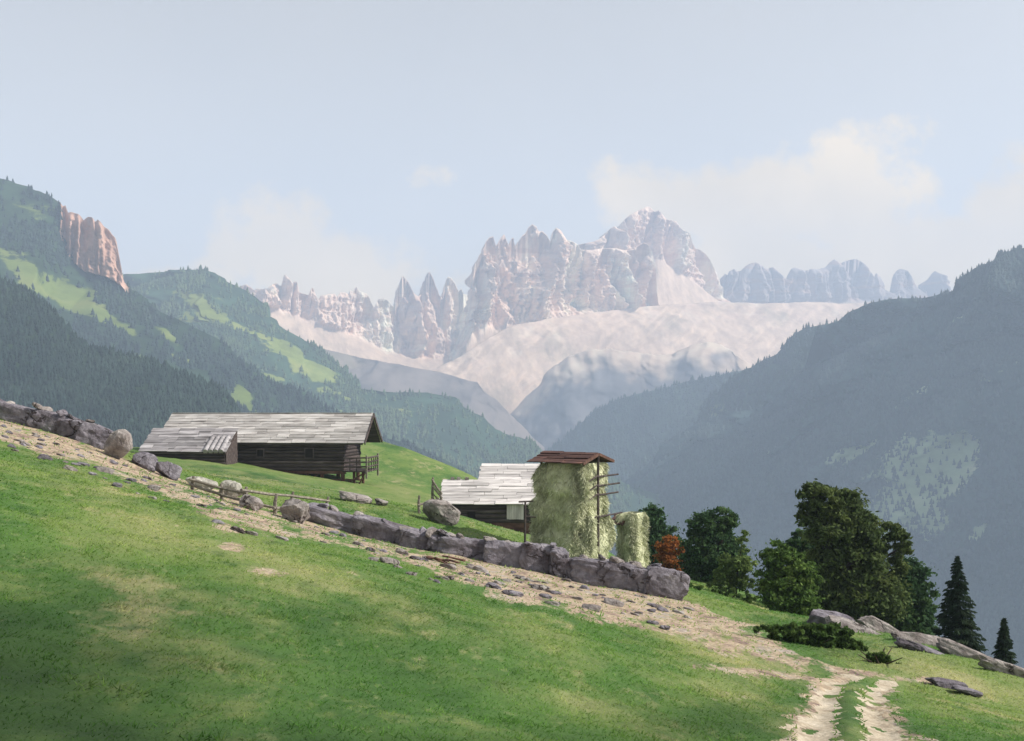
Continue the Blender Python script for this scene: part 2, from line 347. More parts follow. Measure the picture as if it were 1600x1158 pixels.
# track: world polyline of centre and half width
TR = [(1335,1230),(1330,1158),(1325,1110),(1335,1075),(1365,1056)]
TRP = np.array([list(hit(px, py))[:2] for px, py in TR])
def track_dist(x, y):
    best = np.full(np.shape(x), 1e9); side = np.zeros(np.shape(x)); tt = np.zeros(np.shape(x))
    for i in range(len(TRP)-1):
        a, b = TRP[i], TRP[i+1]; d = b-a; L2 = d @ d
        t = np.clip(((x-a[0])*d[0]+(y-a[1])*d[1])/L2, 0, 1); qx, qy = x-a[0]-t*d[0], y-a[1]-t*d[1]
        r = np.hypot(qx, qy); s = np.sign(d[0]*qy-d[1]*qx)
        u = r < best; best = np.where(u, r, best); side = np.where(u, s, side); tt = np.where(u, i+t, tt)
    return best*side, tt
def build_ground():
    vs = np.concatenate([np.linspace(-14, 5.5, 30)[:-1], np.geomspace(5.5, 62, 560), np.geomspace(62.6, 320, 130)])
    us = np.linspace(-1, 1, 760)
    U, Y = np.meshgrid(us, vs); X = U*(9+.62*np.maximum(Y, 0)) + 2
    Xw = np.where(np.abs(U) > .93, U*0, 0); X = X + np.sign(U)*np.maximum(np.abs(U)-.93, 0)*900
    Z = height(X, Y)
    d, t = track_dist(X, Y); n1 = .10*fbm(X*1.6, Y*1.6, 5., 4)
    fade = sstep(4.0, 3.3, t)
    hw = .58+.30*sstep(2.6, .6, t)
    a = np.abs(d)+n1*2.6
    rut = np.exp(-((np.abs(d)-.52)/.30)**2)*sstep(hw+.2, hw-.2, a)
    Z = Z-.07*rut*fade+.035*np.exp(-(d/.18)**2)*fade
    mid = .16+.16*fbm(X*2.3, Y*2.3, 9., 3)
    on = (a < hw) & (fbm(X*1.9, Y*1.1, 3.3, 4) < .42) & (np.abs(d) > mid) & (t < 3.9) & (t > 0) & (Y > 2)
    P = np.where(Y > 4, Y, 4); PX = HX+F*X/P; PY = HY-F*Z/P
    top = pl([(-200,640),(0,655),(130,690),(260,742),(430,795),(500,815),(620,845),(780,880),(900,905),(1050,932),(1100,948),(1170,992),(1300,1040),(1400,1055)], PX)
    low = pl([(-200,690),(0,695),(150,735),(300,800),(350,850),(420,850),(480,850),(560,868),(640,890),(760,935),(900,965),(1020,990),(1150,1035),(1250,1056),(1300,1066),(1400,1072)], PX)
    s = (PY-top)/np.maximum(low-top, 8)
    bare = sstep(-.12, .06, s)*sstep(1.25, .55, s)*sstep(1440, 1360, PX)*sstep(24, 29, Y)
    bare *= .56+.18*sstep(600, 760, PX)*sstep(1250, 1050, PX)+.14*sstep(260, 150, PX)
    for (x0, y0, rx, ry, an, w) in [(355,850,40,22,.2,.5),(410,890,55,9,.25,.55),(560,900,60,10,.25,.35),(1260,1048,90,8,.15,.5),(1330,960,60,10,.3,.4),(1200,1052,150,9,.1,.6),(1410,1062,80,7,.03,.6),(1150,985,95,26,.42,.55),(1140,1085,110,9,.25,.25)]:
        dx, dy = PX-x0, PY-y0; p = (dx*math.cos(an)+dy*math.sin(an))/rx; q = (-dx*math.sin(an)+dy*math.cos(an))/ry
        bare = np.maximum(bare, w*np.exp(-(p*p+q*q)))
    bare = np.clip(bare+.6*np.exp(-((np.abs(a)-hw)/.25)**2)*fade*(t > 0), 0, 1)
    shade_tint = np.clip(sstep(560, 60, PX)*sstep(820, 1040, PY)*.95+sstep(1110, 1190, PY)*.5*sstep(1250, 900, PX)+.45*np.exp(-((PX-1120)/190)**2-((PY-1130)/36)**2), 0, 1)  # deep green mask painting shade into the lower left and bottom meadow
    shade_tint = np.clip(shade_tint+.35*fbm(X*.5, Y*.5, 1., 4)*shade_tint, 0, 1)
    straw_sun = np.zeros(PX.shape)  # dry grass drifts that also paint sunlit bands into the meadow
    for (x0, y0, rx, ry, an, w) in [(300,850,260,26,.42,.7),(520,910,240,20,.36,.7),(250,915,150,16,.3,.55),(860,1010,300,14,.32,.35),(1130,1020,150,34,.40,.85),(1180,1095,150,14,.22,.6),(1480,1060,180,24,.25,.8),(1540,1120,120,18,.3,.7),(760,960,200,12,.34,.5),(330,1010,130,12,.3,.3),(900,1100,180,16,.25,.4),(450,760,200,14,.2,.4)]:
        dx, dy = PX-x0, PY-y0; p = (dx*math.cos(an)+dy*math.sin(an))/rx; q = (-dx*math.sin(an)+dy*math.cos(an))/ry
        straw_sun = np.maximum(straw_sun, w*np.exp(-(p*p+q*q)))
    nu, nv = len(us), len(vs); idx = np.arange(nu*nv).reshape(nv, nu)
    Fc = np.stack([idx[:-1, :-1], idx[:-1, 1:], idx[1:, 1:], idx[1:, :-1]], -1).reshape(-1, 4)
    onf = on.ravel()[Fc].sum(1) >= 3
    V = np.stack([X, Y, Z], -1).reshape(-1, 3)
    def sub(Fs):
        u, inv = np.unique(Fs, return_inverse=True); return u, inv.reshape(-1, 4)
    u, f = sub(Fc[~onf]); o = mesh_np('meadow', V[u], f, M['meadow'], None, True, {'bare': bare.ravel()[u], 'shade_tint': shade_tint.ravel()[u], 'straw_sun': straw_sun.ravel()[u]}); tag(o, 'grassy alp sloping down to the right with worn bare strips', kind='structure')
    u, f = sub(Fc[onf]); o = mesh_np('path', V[u], f, M['path'], None, True); tag(o, 'two rutted cart track of pale earth at bottom right', kind='structure')
    return V, bare.ravel(), shade_tint.ravel(), on.ravel(), U.ravel(), straw_sun.ravel()
GV, GB, GL, GON, GU, GST = build_ground()

def grass_blades():
    ok = (GV[:, 1] > 5.5) & (GV[:, 1] < 78) & (np.abs(GU) < .9) & (~GON)
    idx = np.flatnonzero(ok); w = np.ones(len(idx)); b = GB[idx]; Yv = GV[idx, 1]
    w *= np.where(b > .30, .22, 1.0)*np.clip(Yv/14, .4, 1.3)
    n = 360000; pick = RNG.choice(idx, n, p=w/w.sum())
    x = GV[pick, 0]+RNG.normal(0, .09, n)*(1+GV[pick, 1]*.03); y = GV[pick, 1]+RNG.normal(0, .14, n)*(1+GV[pick, 1]*.03); z = height(x, y)-.02
    d, t = track_dist(x, y); keep = ~((np.abs(d) < .70) & (np.abs(d) > .24) & (t > 0) & (t < 3.9)); x, y, z, pick = x[keep], y[keep], z[keep], pick[keep]; n = len(x)
    clump = fbm(x*1.1, y*1.1, 4., 3); h = (.035+.045*RNG.random(n))*(1+.4*np.clip(clump, -.5, 1))*np.clip(.55+y*.010, .6, 1.1)
    h *= 1+1.3*sstep(.35, .8, fbm(x*.8, y*.8, 8., 3))*RNG.random(n)      # scattered taller tussocks
    an = RNG.random(n)*6.28; wd = (.004+.0009*y); ln = RNG.normal(0, 1.15, (n, 2))
    ax, ay = np.cos(an)*wd, np.sin(an)*wd
    V = np.stack([np.stack([x-ax, y-ay, z], 1), np.stack([x+ax, y+ay, z], 1), np.stack([x+ln[:, 0]*h, y+ln[:, 1]*h, z+h], 1)], 1).reshape(-1, 3)
    o = mesh_np('grass', V, np.arange(3*n).reshape(-1, 3), M['blades'], None, False, {'shade_tint': np.repeat(GL[pick], 3), 'straw_sun': np.repeat(GST[pick], 3)})
    tag(o, 'short alpine grass covering the sloping meadow', 'grass', kind='stuff')
grass_blades()

# ------------------------------------------------------------------ hills and mountains
def withY(c, x0, y0, x1, y1): return [(p[0], p[1], float(np.interp(p[0], (x0, x1), (y0, y1)))) for p in c]
def loft(name, cons, mat, px0, px1, nu, nvs, disp=None, attrs=None, smooth=True, label=None, seed=0.0, back=None, crest_rough=0):
    """surface through contour lines (px, py, Y) ordered from crest to foot; a back slope closes it behind the crest"""
    px = np.linspace(px0, px1, nu)
    rows = []; vv = []
    ev = []
    for cpts in cons:
        xs = [p[0] for p in cpts]; py = np.interp(px, xs, [p[1] for p in cpts]); Y = np.interp(px, xs, [p[2] for p in cpts]); Y = np.where(Y > 3000, 3000+(Y-3000)*.6, Y)
        ev.append((py, Y))
    if crest_rough:
        j = crest_rough*fbm(px*.05, seed, .5, 4); ev[0] = (ev[0][0]+j, ev[0][1])
    for i in range(len(ev)-1):
        n = nvs[i]
        for k in range(n+(1 if i == len(ev)-2 else 0)):
            t = k/n; Y = ev[i][1]*(1-t)+ev[i+1][1]*t
            za = (HY-ev[i][0])/F*ev[i][1]; zb = (HY-ev[i+1][0])/F*ev[i+1][1]
            z = za*(1-t)+zb*t
            rows.append(np.stack([(px-HX)/F*Y, Y, z], -1)); vv.append(i+t)
    P = np.stack(rows, 0); v = np.array(vv)[:, None]*np.ones(nu)[None]
    PX = px[None]*np.ones((len(rows), 1)); PY = HY-F*P[..., 2]/P[..., 1]
    at = {k: fn(PX, PY, v, P) for k, fn in (attrs or {}).items()}
    if disp is not None:
        d = disp(PX, PY, v, P); P = P+d
    front = P
    if back is None: back = (900, 1.0)
    bk = []
    top = P[0]; floor = -420.0
    for t in (1.0, .6, .25):
        q = top.copy(); q[:, 1] += back[0]*t; q[:, 2] = top[:, 2]*(1-t)+floor*t; bk.append(q)
    A = np.concatenate([np.stack(bk, 0), P], 0); nb = 3
    nv = A.shape[0]; idx = np.arange(nv*nu).reshape(nv, nu)
    Fc = np.stack([idx[:-1, :-1], idx[1:, :-1], idx[1:, 1:], idx[:-1, 1:]], -1).reshape(-1, 4)
    full = {k: np.concatenate([np.repeat(a[:1], nb, 0), a], 0).ravel() for k, a in at.items()}
    o = mesh_np(name, A.reshape(-1, 3), Fc, mat, None, smooth, full); tag(o, label, kind='structure')
    return front, PX, PY, at
def conifers(name, front, PX, PY, dens, n, h, mat, label, slim=.36):
    """a far wood as one mass of small conifers standing on a slope"""
    a = front[:-1, :-1]; b = front[1:, :-1]; c = front[:-1, 1:]
    ar = np.linalg.norm(np.cross(b-a, c-a), axis=-1)/np.maximum(a[..., 1], 1)**2
    w = (ar*dens[:-1, :-1]).ravel(); w /= w.sum()
    pk = RNG.choice(w.size, n, p=w); i, j = np.unravel_index(pk, ar.shape)
    s, t = RNG.random((2, n, 1)); p = a[i, j]+(b[i, j]-a[i, j])*s+(c[i, j]-a[i, j])*t
    hh = h*(.6+.8*RNG.random(n)); r = hh*slim*(.7+.5*RNG.random(n))
    m = 6; th = np.arange(m)*2*math.pi/m
    ring = np.stack([np.cos(th), np.sin(th)], -1)
    V = np.zeros((n, 2*(m+1), 3)); V[:] = p[:, None]
    for q, (rr, z0, z1) in enumerate(((1.0, .0, .75), (.62, .42, 1.0))):
        V[:, q*(m+1):q*(m+1)+m, :2] += ring[None]*(r*rr)[:, None, None]*(.8+.4*RNG.random((n, m, 1)))
        V[:, q*(m+1):q*(m+1)+m, 2] += (hh*z0)[:, None]-.5; V[:, q*(m+1)+m, 2] += hh*z1
    f = np.array([(q*(m+1)+k, q*(m+1)+(k+1) % m, q*(m+1)+m) for q in range(2) for k in range(m)])
    Fc = (f[None]+(np.arange(n)*2*(m+1))[:, None, None]).reshape(-1, 3)
    o = mesh_np(name, V.reshape(-1, 3), Fc, mat); tag(o, label, 'forest', kind='stuff')
def rolling(ax, ay, az, sc, sharp=False):
    def d(PX, PY, v, P):
        f = fbm(P[..., 0]*sc, P[..., 1]*sc, P[..., 2]*sc*.6, 5)
        if sharp: f = 1-2*np.abs(f)
        e = np.clip(v/.35, 0.12, 1)
        return np.stack([f*ax, f*ay, f*az*e], -1)
    return d
def blobs(lst):
    def g(PX, PY, v, P):
        o = np.zeros(PX.shape)
        for (x, y, rx, ry, an, w) in lst:
            dx, dy = PX-x, PY-y; c, s = math.cos(an), math.sin(an)
            o = np.maximum(o, 1.2*w*np.exp(-((dx*c+dy*s)/rx)**2-((-dx*s+dy*c)/ry)**2))
        return o
    return g
X0, X1 = -500, 2150
valley = MB(); valley.add([(-16000,-4000,-405),(16000,-4000,-405),(16000,22000,-405),(-16000,22000,-405)], [(0,1,2,3)])
M['valley'] = simple('valley_floor', [(.3, (.03, .05, .025)), (.7, (.09, .13, .05))], .01, 6)
tag(valley.build('valley_floor', M['valley']), 'wide green valley floor below the alp', kind='structure')

# dark wooded hill on the left
M['wood_l'] = mat_hill('wooded_hill', (.020, .036, .018), (.06, .10, .03))
f1, px1, py1, a1 = loft('hill', [[(X0,330,1300),(0,425,1220),(50,452,1200),(100,490,1180),(150,540,1150),(215,560,1140),(280,588,1130),(330,610,1120),(352,640,1110),(380,700,1100),(500,860,1080)],
    [(X0,800,760),(0,800,760),(350,800,800),(500,960,800)]], M['wood_l'], X0, 480, 220, [90], rolling(18, 26, 14, .006), {'meadow': lambda PX, PY, v, P: PX*0+.05}, label='dark wooded hill behind the barn', back=(300, 1))
conifers('forest', f1, px1, py1, np.ones(px1.shape), 26000, 5.5, M['conifer'], 'dark conifer wood covering the hill behind the barn')
# left mountain with the pink cliff
cl_top = [(X0,90,2300),(0,280,2150),(50,298,2120),(80,313,2100),(84,316,2098),(88,315,2095),(94,316,2092),(97,323,2090),(102,321,2088),(107,333,2084),(112,331,2082),(124,335,2076),(131,345,2070),(137,339,2066),(145,340,2060),(149,347,2057),(153,343,2054),(158,347,2050),(163,355,2046),(170,358,2040),(175,366,2036),(181,372,2030),(184,388,2025),(188,410,2018),(192,438,2010),(200,452,2000),(260,482,1960),(340,527,1920),(420,587,1880),(480,627,1850),(560,667,1820),(640,692,1800),(720,730,1780),(900,840,1700)]
cl_base = [(X0,200,2150),(0,300,2100),(75,345,2050),(95,400,2030),(130,432,2000),(165,440,1980),(190,452,1975),(200,462,1970),(260,492,1930),(340,537,1890),(420,597,1850),(560,677,1790),(720,740,1750),(900,850,1680)]
cl_foot = [(X0,900,1200),(0,800,1250),(400,800,1350),(720,840,1480),(900,930,1500)]
def cliffmask(PX, PY, v, P): return np.clip(sstep(74, 98, PX)*sstep(202, 192, PX)*sstep(1.02, .93, v), 0, 1)
def disp_l2(PX, PY, v, P):
    d = rolling(22, 34, 18, .0042)(PX, PY, v, P)
    k = cliffmask(PX, PY, v, P)
    fl = (1-2*np.abs(perlin(PX*.085+.12*perlin(PX*.05, PY*.06, 3), PY*.007, 4.)))*22+fbm(PX*.2, PY*.12, 2., 3)*6
    d = d*(1-k)[..., None]; d[..., 1] -= k*fl*np.clip(v*6, .15, 1); d[..., 0] += k*fl*.4*np.clip(v*6, 0, 1); return d
M['l2'] = mat_hill('cliff_mountain', (.022, .042, .022), (.135, .18, .050), (.42, .265, .20))
mead2 = blobs([(60,420,60,13,.5,.8),(110,455,70,10,.55,.9),(175,480,55,12,.5,.9),(20,385,50,14,.45,.6),(200,500,40,8,.6,.6),(230,560,30,7,.7,.5),(300,560,45,9,.55,.45),(370,625,14,26,-.5,.9),(385,650,12,20,-.6,.9),(270,520,40,6,.6,.6),(55,330,60,22,.35,.45)])
f2, px2, py2, a2 = loft('mountain', [cl_top, cl_base, cl_foot], M['l2'], X0, 880, 620, [70, 120], disp_l2, {'meadow': mead2, 'rock': cliffmask}, label='green mountain at far left topped by a pink cliff', back=(420, 1), crest_rough=1.2)
conifers('forest', f2, px2, py2, (1-np.clip(a2['meadow']*1.35, 0, .97))*(1-a2['rock'])*np.clip(.15+1.2*sstep(-.25, .3, fbm(f2[..., 0]*.006, f2[..., 1]*.006, 1., 4)), 0, 1), 16000, 9, M['conifer'], 'scattered conifers on the slopes below the pink cliff')
# green ridge behind
cr3 = [(0,470,2900),(150,440,2850),(195,427,2800),(240,421,2780),(290,419,2760),(312,425,2740),(325,438,2720),(360,458,2700),(420,502,2660),(450,532,2640),(500,572,2600),(545,598,2580),(600,612,2560),(650,615,2540),(685,624,2520),(720,650,2500),(770,678,2480),(820,693,2460),(860,708,2440),(980,760,2400),(1100,830,2300)]
ft3 = [(0,800,1900),(400,800,2000),(700,800,2100),(900,830,2150),(1100,930,2150)]
mead3 = blobs([(330,490,66,18,.55,1),(370,528,55,13,.5,.95),(290,470,30,9,.5,.8),(420,562,62,14,.55,.95),(470,588,40,12,.3,.9),(440,570,60,5,.5,.9),(520,625,50,12,.45,.6),(300,505,30,14,.9,.8),(380,600,50,10,.5,.55),(590,650,60,8,.4,.35),(500,660,60,12,.3,.4),(560,690,60,10,.3,.3)])
M['l3'] = mat_hill('green_ridge', (.026, .054, .030), (.185, .235, .060))
f3, px3, py3, a3 = loft('hill', [cr3, ft3], M['l3'], 0, 1080, 480, [130], rolling(40, 60, 26, .0030, True), {'meadow': mead3}, label='green ridge with meadow strips beyond the barn roof', back=(450, 1), crest_rough=1.5)
conifers('forest', f3, px3, py3, (1-np.clip(a3['meadow']*1.3, 0, .97))*np.clip(.1+1.2*sstep(-.2, .3, fbm(f3[..., 0]*.005, f3[..., 1]*.005, 7., 4)), 0, 1), 16000, 10, M['conifer_light'], 'conifers dotted over the green ridge beyond the barn roof')
# big shaded mountain on the right
crR = [(860,900,2350),(930,800,2350),(958,748,2340),(985,722,2330),(1010,695,2320),(1040,672,2310),(1065,658,2300),(1100,650,2280),(1150,640,2240),(1185,615,2210),(1215,575,2190),(1250,540,2160),(1280,515,2130),(1300,505,2110),(1345,482,2080),(1365,472,2060),(1400,466,2040),(1432,463,2020),(1460,446,2000),(1500,432,1980),(1515,420,1970),(1550,405,1950),(1575,395,1940),(1600,388,1930),(1800,330,1850),(X1,240,1750)]
ftR = [(860,960,1900),(960,900,1850),(1100,960,1750),(1300,1040,1600),(1600,1120,1430),(1800,1180,1300),(X1,1250,1200)]
lit_meadR = blobs([(1420,760,72,62,-.7,1.15),(1390,810,46,66,.4,1.0),(1455,735,35,25,-.5,.9),(1490,870,10,22,.6,.7),(1320,715,45,16,-.4,.75),(1430,620,26,14,-.5,.5),(1395,640,22,14,-.5,.4),(1435,830,40,40,.3,.7),(1560,440,50,22,-.5,.42),(1480,500,70,16,-.5,.36),(1250,640,60,14,-.6,.36),(1540,600,60,20,-.6,.38),(1180,720,50,16,-.3,.32)])
M['rm'] = mat_hill('shaded_mountain', (.036, .058, .054), (.27, .35, .20))  # pale meadow green also paints the sunlit patch on this slope
fR, pxR, pyR, aR = loft('mountain', [[(a, b, c*1.15) for a, b, c in crR], [(a, b, c*1.15) for a, b, c in ftR]], M['rm'], 860, X1, 520, [170], rolling(80, 70, 46, .0026, True), {'meadow': lit_meadR}, label='steep shaded mountain filling the right side', back=(700, 1), crest_rough=1.5)
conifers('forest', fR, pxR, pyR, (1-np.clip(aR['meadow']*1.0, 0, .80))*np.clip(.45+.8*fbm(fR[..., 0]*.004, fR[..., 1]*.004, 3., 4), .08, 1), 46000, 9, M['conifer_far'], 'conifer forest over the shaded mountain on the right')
# hazy ridges that close the valley
M['ridge'] = mat_hill('valley_ridge', (.028, .048, .030), (.10, .14, .06))
fA, pxA, pyA, aA = loft('hill', [[(900,900,2900),(1060,720,2900),(1082,660,2880),(1092,640,2870),(1102,624,2860),(1130,606,2840),(1160,582,2820),(1190,568,2800),(1222,552,2780),(1240,530,2770),(1262,514,2760),(1300,505,2740),(1400,480,2700),(1600,450,2600)], [(900,960,2300),(1100,900,2300),(1600,900,2300)]],
     M['ridge'], 900, 1600, 260, [80], rolling(30, 40, 18, .004), {'meadow': blobs([(1120,640,30,14,-.4,.6)])}, label='forested ridge rising behind the right mountain', back=(400, 1), crest_rough=1.5)
conifers('forest', fA, pxA, pyA, np.ones(pxA.shape), 9000, 12, M['conifer'], 'conifer forest on the ridge behind the right mountain')
fB, pxB, pyB, aB = loft('hill', [[(700,900,3700),(800,760,3700),(850,706,3650),(880,685,3620),(905,662,3600),(930,642,3580),(965,625,3560),(990,618,3540),(1030,608,3520),(1070,597,3500),(1100,590,3480),(1160,578,3450),(1300,540,3400)], [(700,960,2900),(900,860,2900),(1300,800,2900)]],
     M['ridge'], 700, 1300, 220, [70], rolling(40, 60, 24, .003), {'meadow': lambda PX, PY, v, P: PX*0}, label='blue hazy ridge above the head of the valley', back=(500, 1), crest_rough=1.5)
conifers('forest', fB, pxB, pyB, np.ones(pxB.shape), 9000, 13, M['conifer'], 'conifer forest on the blue ridge at the valley head')
# brown slope left of the valley head
M['brown'] = mat_hill('brown_slope', (.14, .115, .10), (.26, .22, .16), sc=.5)
loft('hill', [withY([(250,470),(400,500),(450,520),(500,538),(560,557),(620,568),(680,582),(735,598),(775,622),(805,650),(830,675),(860,700),(950,780)], 250, 4450, 950, 3900), [(250,760,3500),(600,760,3450),(950,860,3400)]],
     M['brown'], 250, 940, 260, [80], rolling(60, 90, 34, .0024), {'meadow': blobs([(520,560,60,20,.3,.7)])}, label='brown mountainside left of the valley head', back=(500, 1), crest_rough=1)

# the pale rock massif
ROCK, SCREE = (.78, .60, .475), (.60, .46, .345)
M['massif'] = mat_peak('pale_rock', ROCK, SCREE); rubble(M['massif'], 1.0); M['towers'] = mat_peak('tower_rock', (.36, .31, .30), (.46, .40, .34))
def flutes(amp, fx=.11, px_amp=.5, lean=1.0, vtop=1.0):
    """vertical buttresses and gullies on a rock face; nothing moves on the crest itself"""
    def d(PX, PY, v, P):
        w = 1.5*perlin(PX*.016, PY*.010, 1.5)+.35*perlin(PX*.08, PY*.05, 6.5)
        a = 2*np.abs(perlin(PX*fx*.30+w*.5, PY*.006, 7.7))-.6; b = 2*np.abs(perlin(PX*fx*.9+w*.7, PY*.016, 2.2))-.6; c = fbm(PX*.17, PY*.075, 8.8, 6, 2.1, .55)
        g = perlin(PX*.03, PY*.05, 12.1); led = np.abs(perlin(PX*.012, PY*.13+.5*w, 4.4))
        f = (a*2.2+b*(.55+.4*g)+c*.34-led*.35)*amp
        face = np.clip(v*7, .05, 1)*np.clip(1-(v-.90)/.14, .02, 1)
        ap = np.clip((v-1)/.2, 0, 1)
        return np.stack([f*px_amp*face, -f*face-ap*6*fbm(P[..., 0]*.012, P[..., 1]*.012, 3., 5), fbm(PX*.12, PY*.12, 4.4, 4)*amp*.10*face*(v > .15)+ap*4*fbm(P[..., 0]*.008, P[..., 1]*.008, 6., 4)], -1)
    return d
rockmask = lambda PX, PY, v, P: sstep(1.05, .97, v+.03*fbm(PX*.1, PY*.1, 1., 3))
crest = [(690,600),(705,575),(715,555),(726,520),(736,475),(741,430),(743,412),(748,402),(752,395),(757,387),(760,377),(765,371),(771,369),(775,384),(779,378),(783,370),(788,366),(793,378),(796,384),(800,372),(803,371),(806,388),(810,378),(817,368),(822,364),(826,356),(832,350),(838,354),(842,362),(848,361),(855,367),(861,378),(864,362),(869,356),(876,360),(881,368),(886,375),(895,377),(903,382),(908,390),(925,391),(940,388),(962,388),(975,391),(988,390),(996,384),(1006,379),(1014,382),(1020,396),(1025,420),(1027,450),(1030,476),(1060,492),(1100,500)]
base_c = [(690,606),(715,572),(735,525),(760,512),(800,508),(850,500),(900,492),(960,488),(1030,486),(1060,494),(1100,502)]
loft('rock_mountain', [withY(crest, 690, 4700, 1100, 6000), withY(base_c, 690, 4560, 1100, 5880), withY([(690,660),(900,600),(1100,600)], 690, 4545, 1100, 5865)], M['massif'], 690, 1100, 700, [150, 14],
     flutes(52), {'rock': rockmask}, label='pale massif of fluted rock walls lit from the right', back=(350, 1), smooth=False)
crest2 = [(860,430),(880,400),(905,382),(925,378),(935,374),(946,366),(954,357),(960,353),(965,358),(967,368),(970,352),(976,343),(985,335),(993,331),(999,328),(1004,326),(1010,323),(1016,323),(1020,328),(1024,331),(1030,328),(1035,335),(1040,341),(1046,344),(1052,344),(1057,346),(1061,354),(1066,360),(1070,370),(1075,361),(1079,365),(1082,378),(1087,388),(1095,390),(1103,396),(1110,405),(1116,418),(1121,432),(1126,448),(1130,468),(1140,480),(1180,490)]
base2 = [(860,440),(905,420),(1000,420),(1028,404),(1045,412),(1065,425),(1085,440),(1105,456),(1130,474),(1180,494)]
loft('rock_mountain', [withY(crest2, 860, 5800, 1180, 6900), withY(base2, 860, 5660, 1180, 6740), withY([(860,520),(1000,520),(1060,500),(1180,510)], 860, 5560, 1180, 6300)], M['massif'], 860, 1180, 560, [120, 30],
     flutes(46), {'rock': rockmask}, label='highest rock dome rising behind the front walls', back=(350, 1), smooth=False)
# scree apron under the walls
def disp_ap(PX, PY, v, P):
    a = (1-2*np.abs(perlin(PX*.05+PY*.06+.5*perlin(PX*.02, PY*.03, 2.), PY*.012-PX*.006, 3.3)))*(.3+.7*sstep(-.2, .4, perlin(PX*.012, PY*.02, 8.))); b = fbm(P[..., 0]*.011, P[..., 1]*.011, 2., 5)
    e = np.clip(v*5, .1, 1); return np.stack([a*10*e, -(a*6+b*4)*e, (a*3+b*3)*e], -1)
loft('scree_slope', [withY([(560,640),(640,600),(680,576),(720,556),(760,530),(800,508),(850,499),(930,488),(1020,478),(1060,476),(1120,472),(1180,474),(1260,472),(1330,474),(1420,468),(1560,470),(1700,480)], 560, 4110, 1700, 7780),
     withY([(560,650),(640,610),(700,592),(760,575),(850,545),(930,520),(1020,505),(1120,500),(1260,505),(1420,500),(1700,505)], 560, 3960, 1700, 7450),
     withY([(560,740),(760,740),(860,760),(1100,700),(1400,650),(1700,650)], 560, 4050, 1700, 5500)], M['massif'], 560, 1700, 420, [26, 110], disp_ap, {'rock': lambda PX, PY, v, P: .25*sstep(.15, .0, v)+.35*sstep(.02, .35, fbm(PX*.03, PY*.05, 5., 4))*sstep(1.3, .8, v)},
     label='pale scree apron below the rock massif', back=(250, 1), crest_rough=1)
# added hill, tinted dark lilac in place of the shadow cast on the scree
M['shadow_hill'] = mat_hill('shadow_hill_tint', (.115, .11, .115), (.15, .14, .125), (.56, .435, .335), sc=.5)
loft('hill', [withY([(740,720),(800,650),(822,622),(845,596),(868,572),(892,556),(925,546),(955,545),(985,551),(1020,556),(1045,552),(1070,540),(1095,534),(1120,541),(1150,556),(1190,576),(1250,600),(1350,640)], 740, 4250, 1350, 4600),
     withY([(740,780),(850,740),(1000,700),(1350,720)], 740, 3750, 1350, 3850)], M['shadow_hill'], 740, 1340, 260, [80], rolling(60, 90, 20, .0022), {'meadow': lambda PX, PY, v, P: PX*0+.3, 'rock': lambda PX, PY, v, P: sstep(.34, .02, v+.22*fbm(PX*.025, PY*.03, 3., 5))}, label='added lilac hill standing for the shadow on the scree', back=(300, 1), crest_rough=2)
# pinnacles to the left, towers to the right
pin = [(330,470),(367,455),(376,447),(385,444),(391,449),(395,456),(400,451),(404,451),(412,461),(416,452),(421,448),(427,444),(432,442),(438,447),(440,446),(443,431),(446,429),(449,432),(452,435),(456,444),(460,440),(464,440),(468,457),(475,459),(482,461),(486,452),(489,449),(493,460),(497,469),(501,462),(506,461),(515,459),(523,459),(526,464),(532,457),(540,457),(544,460),(547,453),(552,456),(556,448),(558,448),(561,455),(568,457),(573,459),(578,466),(581,474),(585,480),(590,470),(592,467),(600,466),(606,469),(611,475),(616,480),(619,466),(621,455),(626,438),(629,431),(633,434),(639,441),(643,450),(647,459),(653,463),(660,459),(664,436),(666,430),(669,426),(672,425),(674,428),(677,434),(682,448),(687,461),(692,466),(695,446),(698,435),(701,432),(705,434),(711,442),(714,449),(717,455),(721,450),(725,459),(735,462),(760,470),(800,500)]
loft('rock_mountain', [withY(pin, 330, 5000, 800, 6200), withY([(330,480),(430,482),(480,500),(520,514),(565,528),(600,548),(660,560),(740,560),(800,560)], 330, 4880, 800, 6050), withY([(330,640),(450,640),(600,640),(800,640)], 330, 4500, 800, 5300)], M['massif'], 330, 800, 620, [90, 50],
     flutes(40, .10), {'rock': rockmask}, label='row of rock pinnacles left of the massif', back=(260, 1), smooth=False)
tow = [(1090,480),(1120,455),(1127,439),(1133,427),(1137,430),(1139,424),(1147,420),(1152,424),(1158,423),(1165,416),(1172,412),(1180,410),(1187,412),(1193,417),(1198,421),(1204,418),(1209,418),(1215,423),(1220,427),(1227,437),(1231,428),(1236,420),(1241,418),(1245,419),(1253,421),(1260,423),(1268,420),(1278,421),(1284,419),(1289,418),(1296,410),(1303,405),(1309,408),(1314,411),(1322,408),(1332,405),(1339,405),(1347,409),(1354,415),(1360,426),(1365,435),(1368,427),(1370,427),(1377,435),(1383,457),(1389,461),(1393,438),(1396,429),(1401,423),(1406,420),(1412,421),(1419,423),(1425,432),(1430,443),(1437,457),(1443,447),(1450,436),(1456,427),(1461,423),(1467,428),(1472,432),(1477,445),(1490,460),(1530,455),(1570,470),(1700,480)]
loft('rock_mountain', [withY(tow, 1090, 7000, 1700, 8200), withY([(1090,490),(1240,472),(1400,470),(1700,490)], 1090, 6900, 1700, 8050), withY([(1090,530),(1700,530)], 1090, 6400, 1700, 7400)], M['towers'], 1090, 1700, 620, [70, 12],
     flutes(30, .12), {'rock': rockmask}, label='faint grey rock towers right of the massif', back=(260, 1), smooth=False)

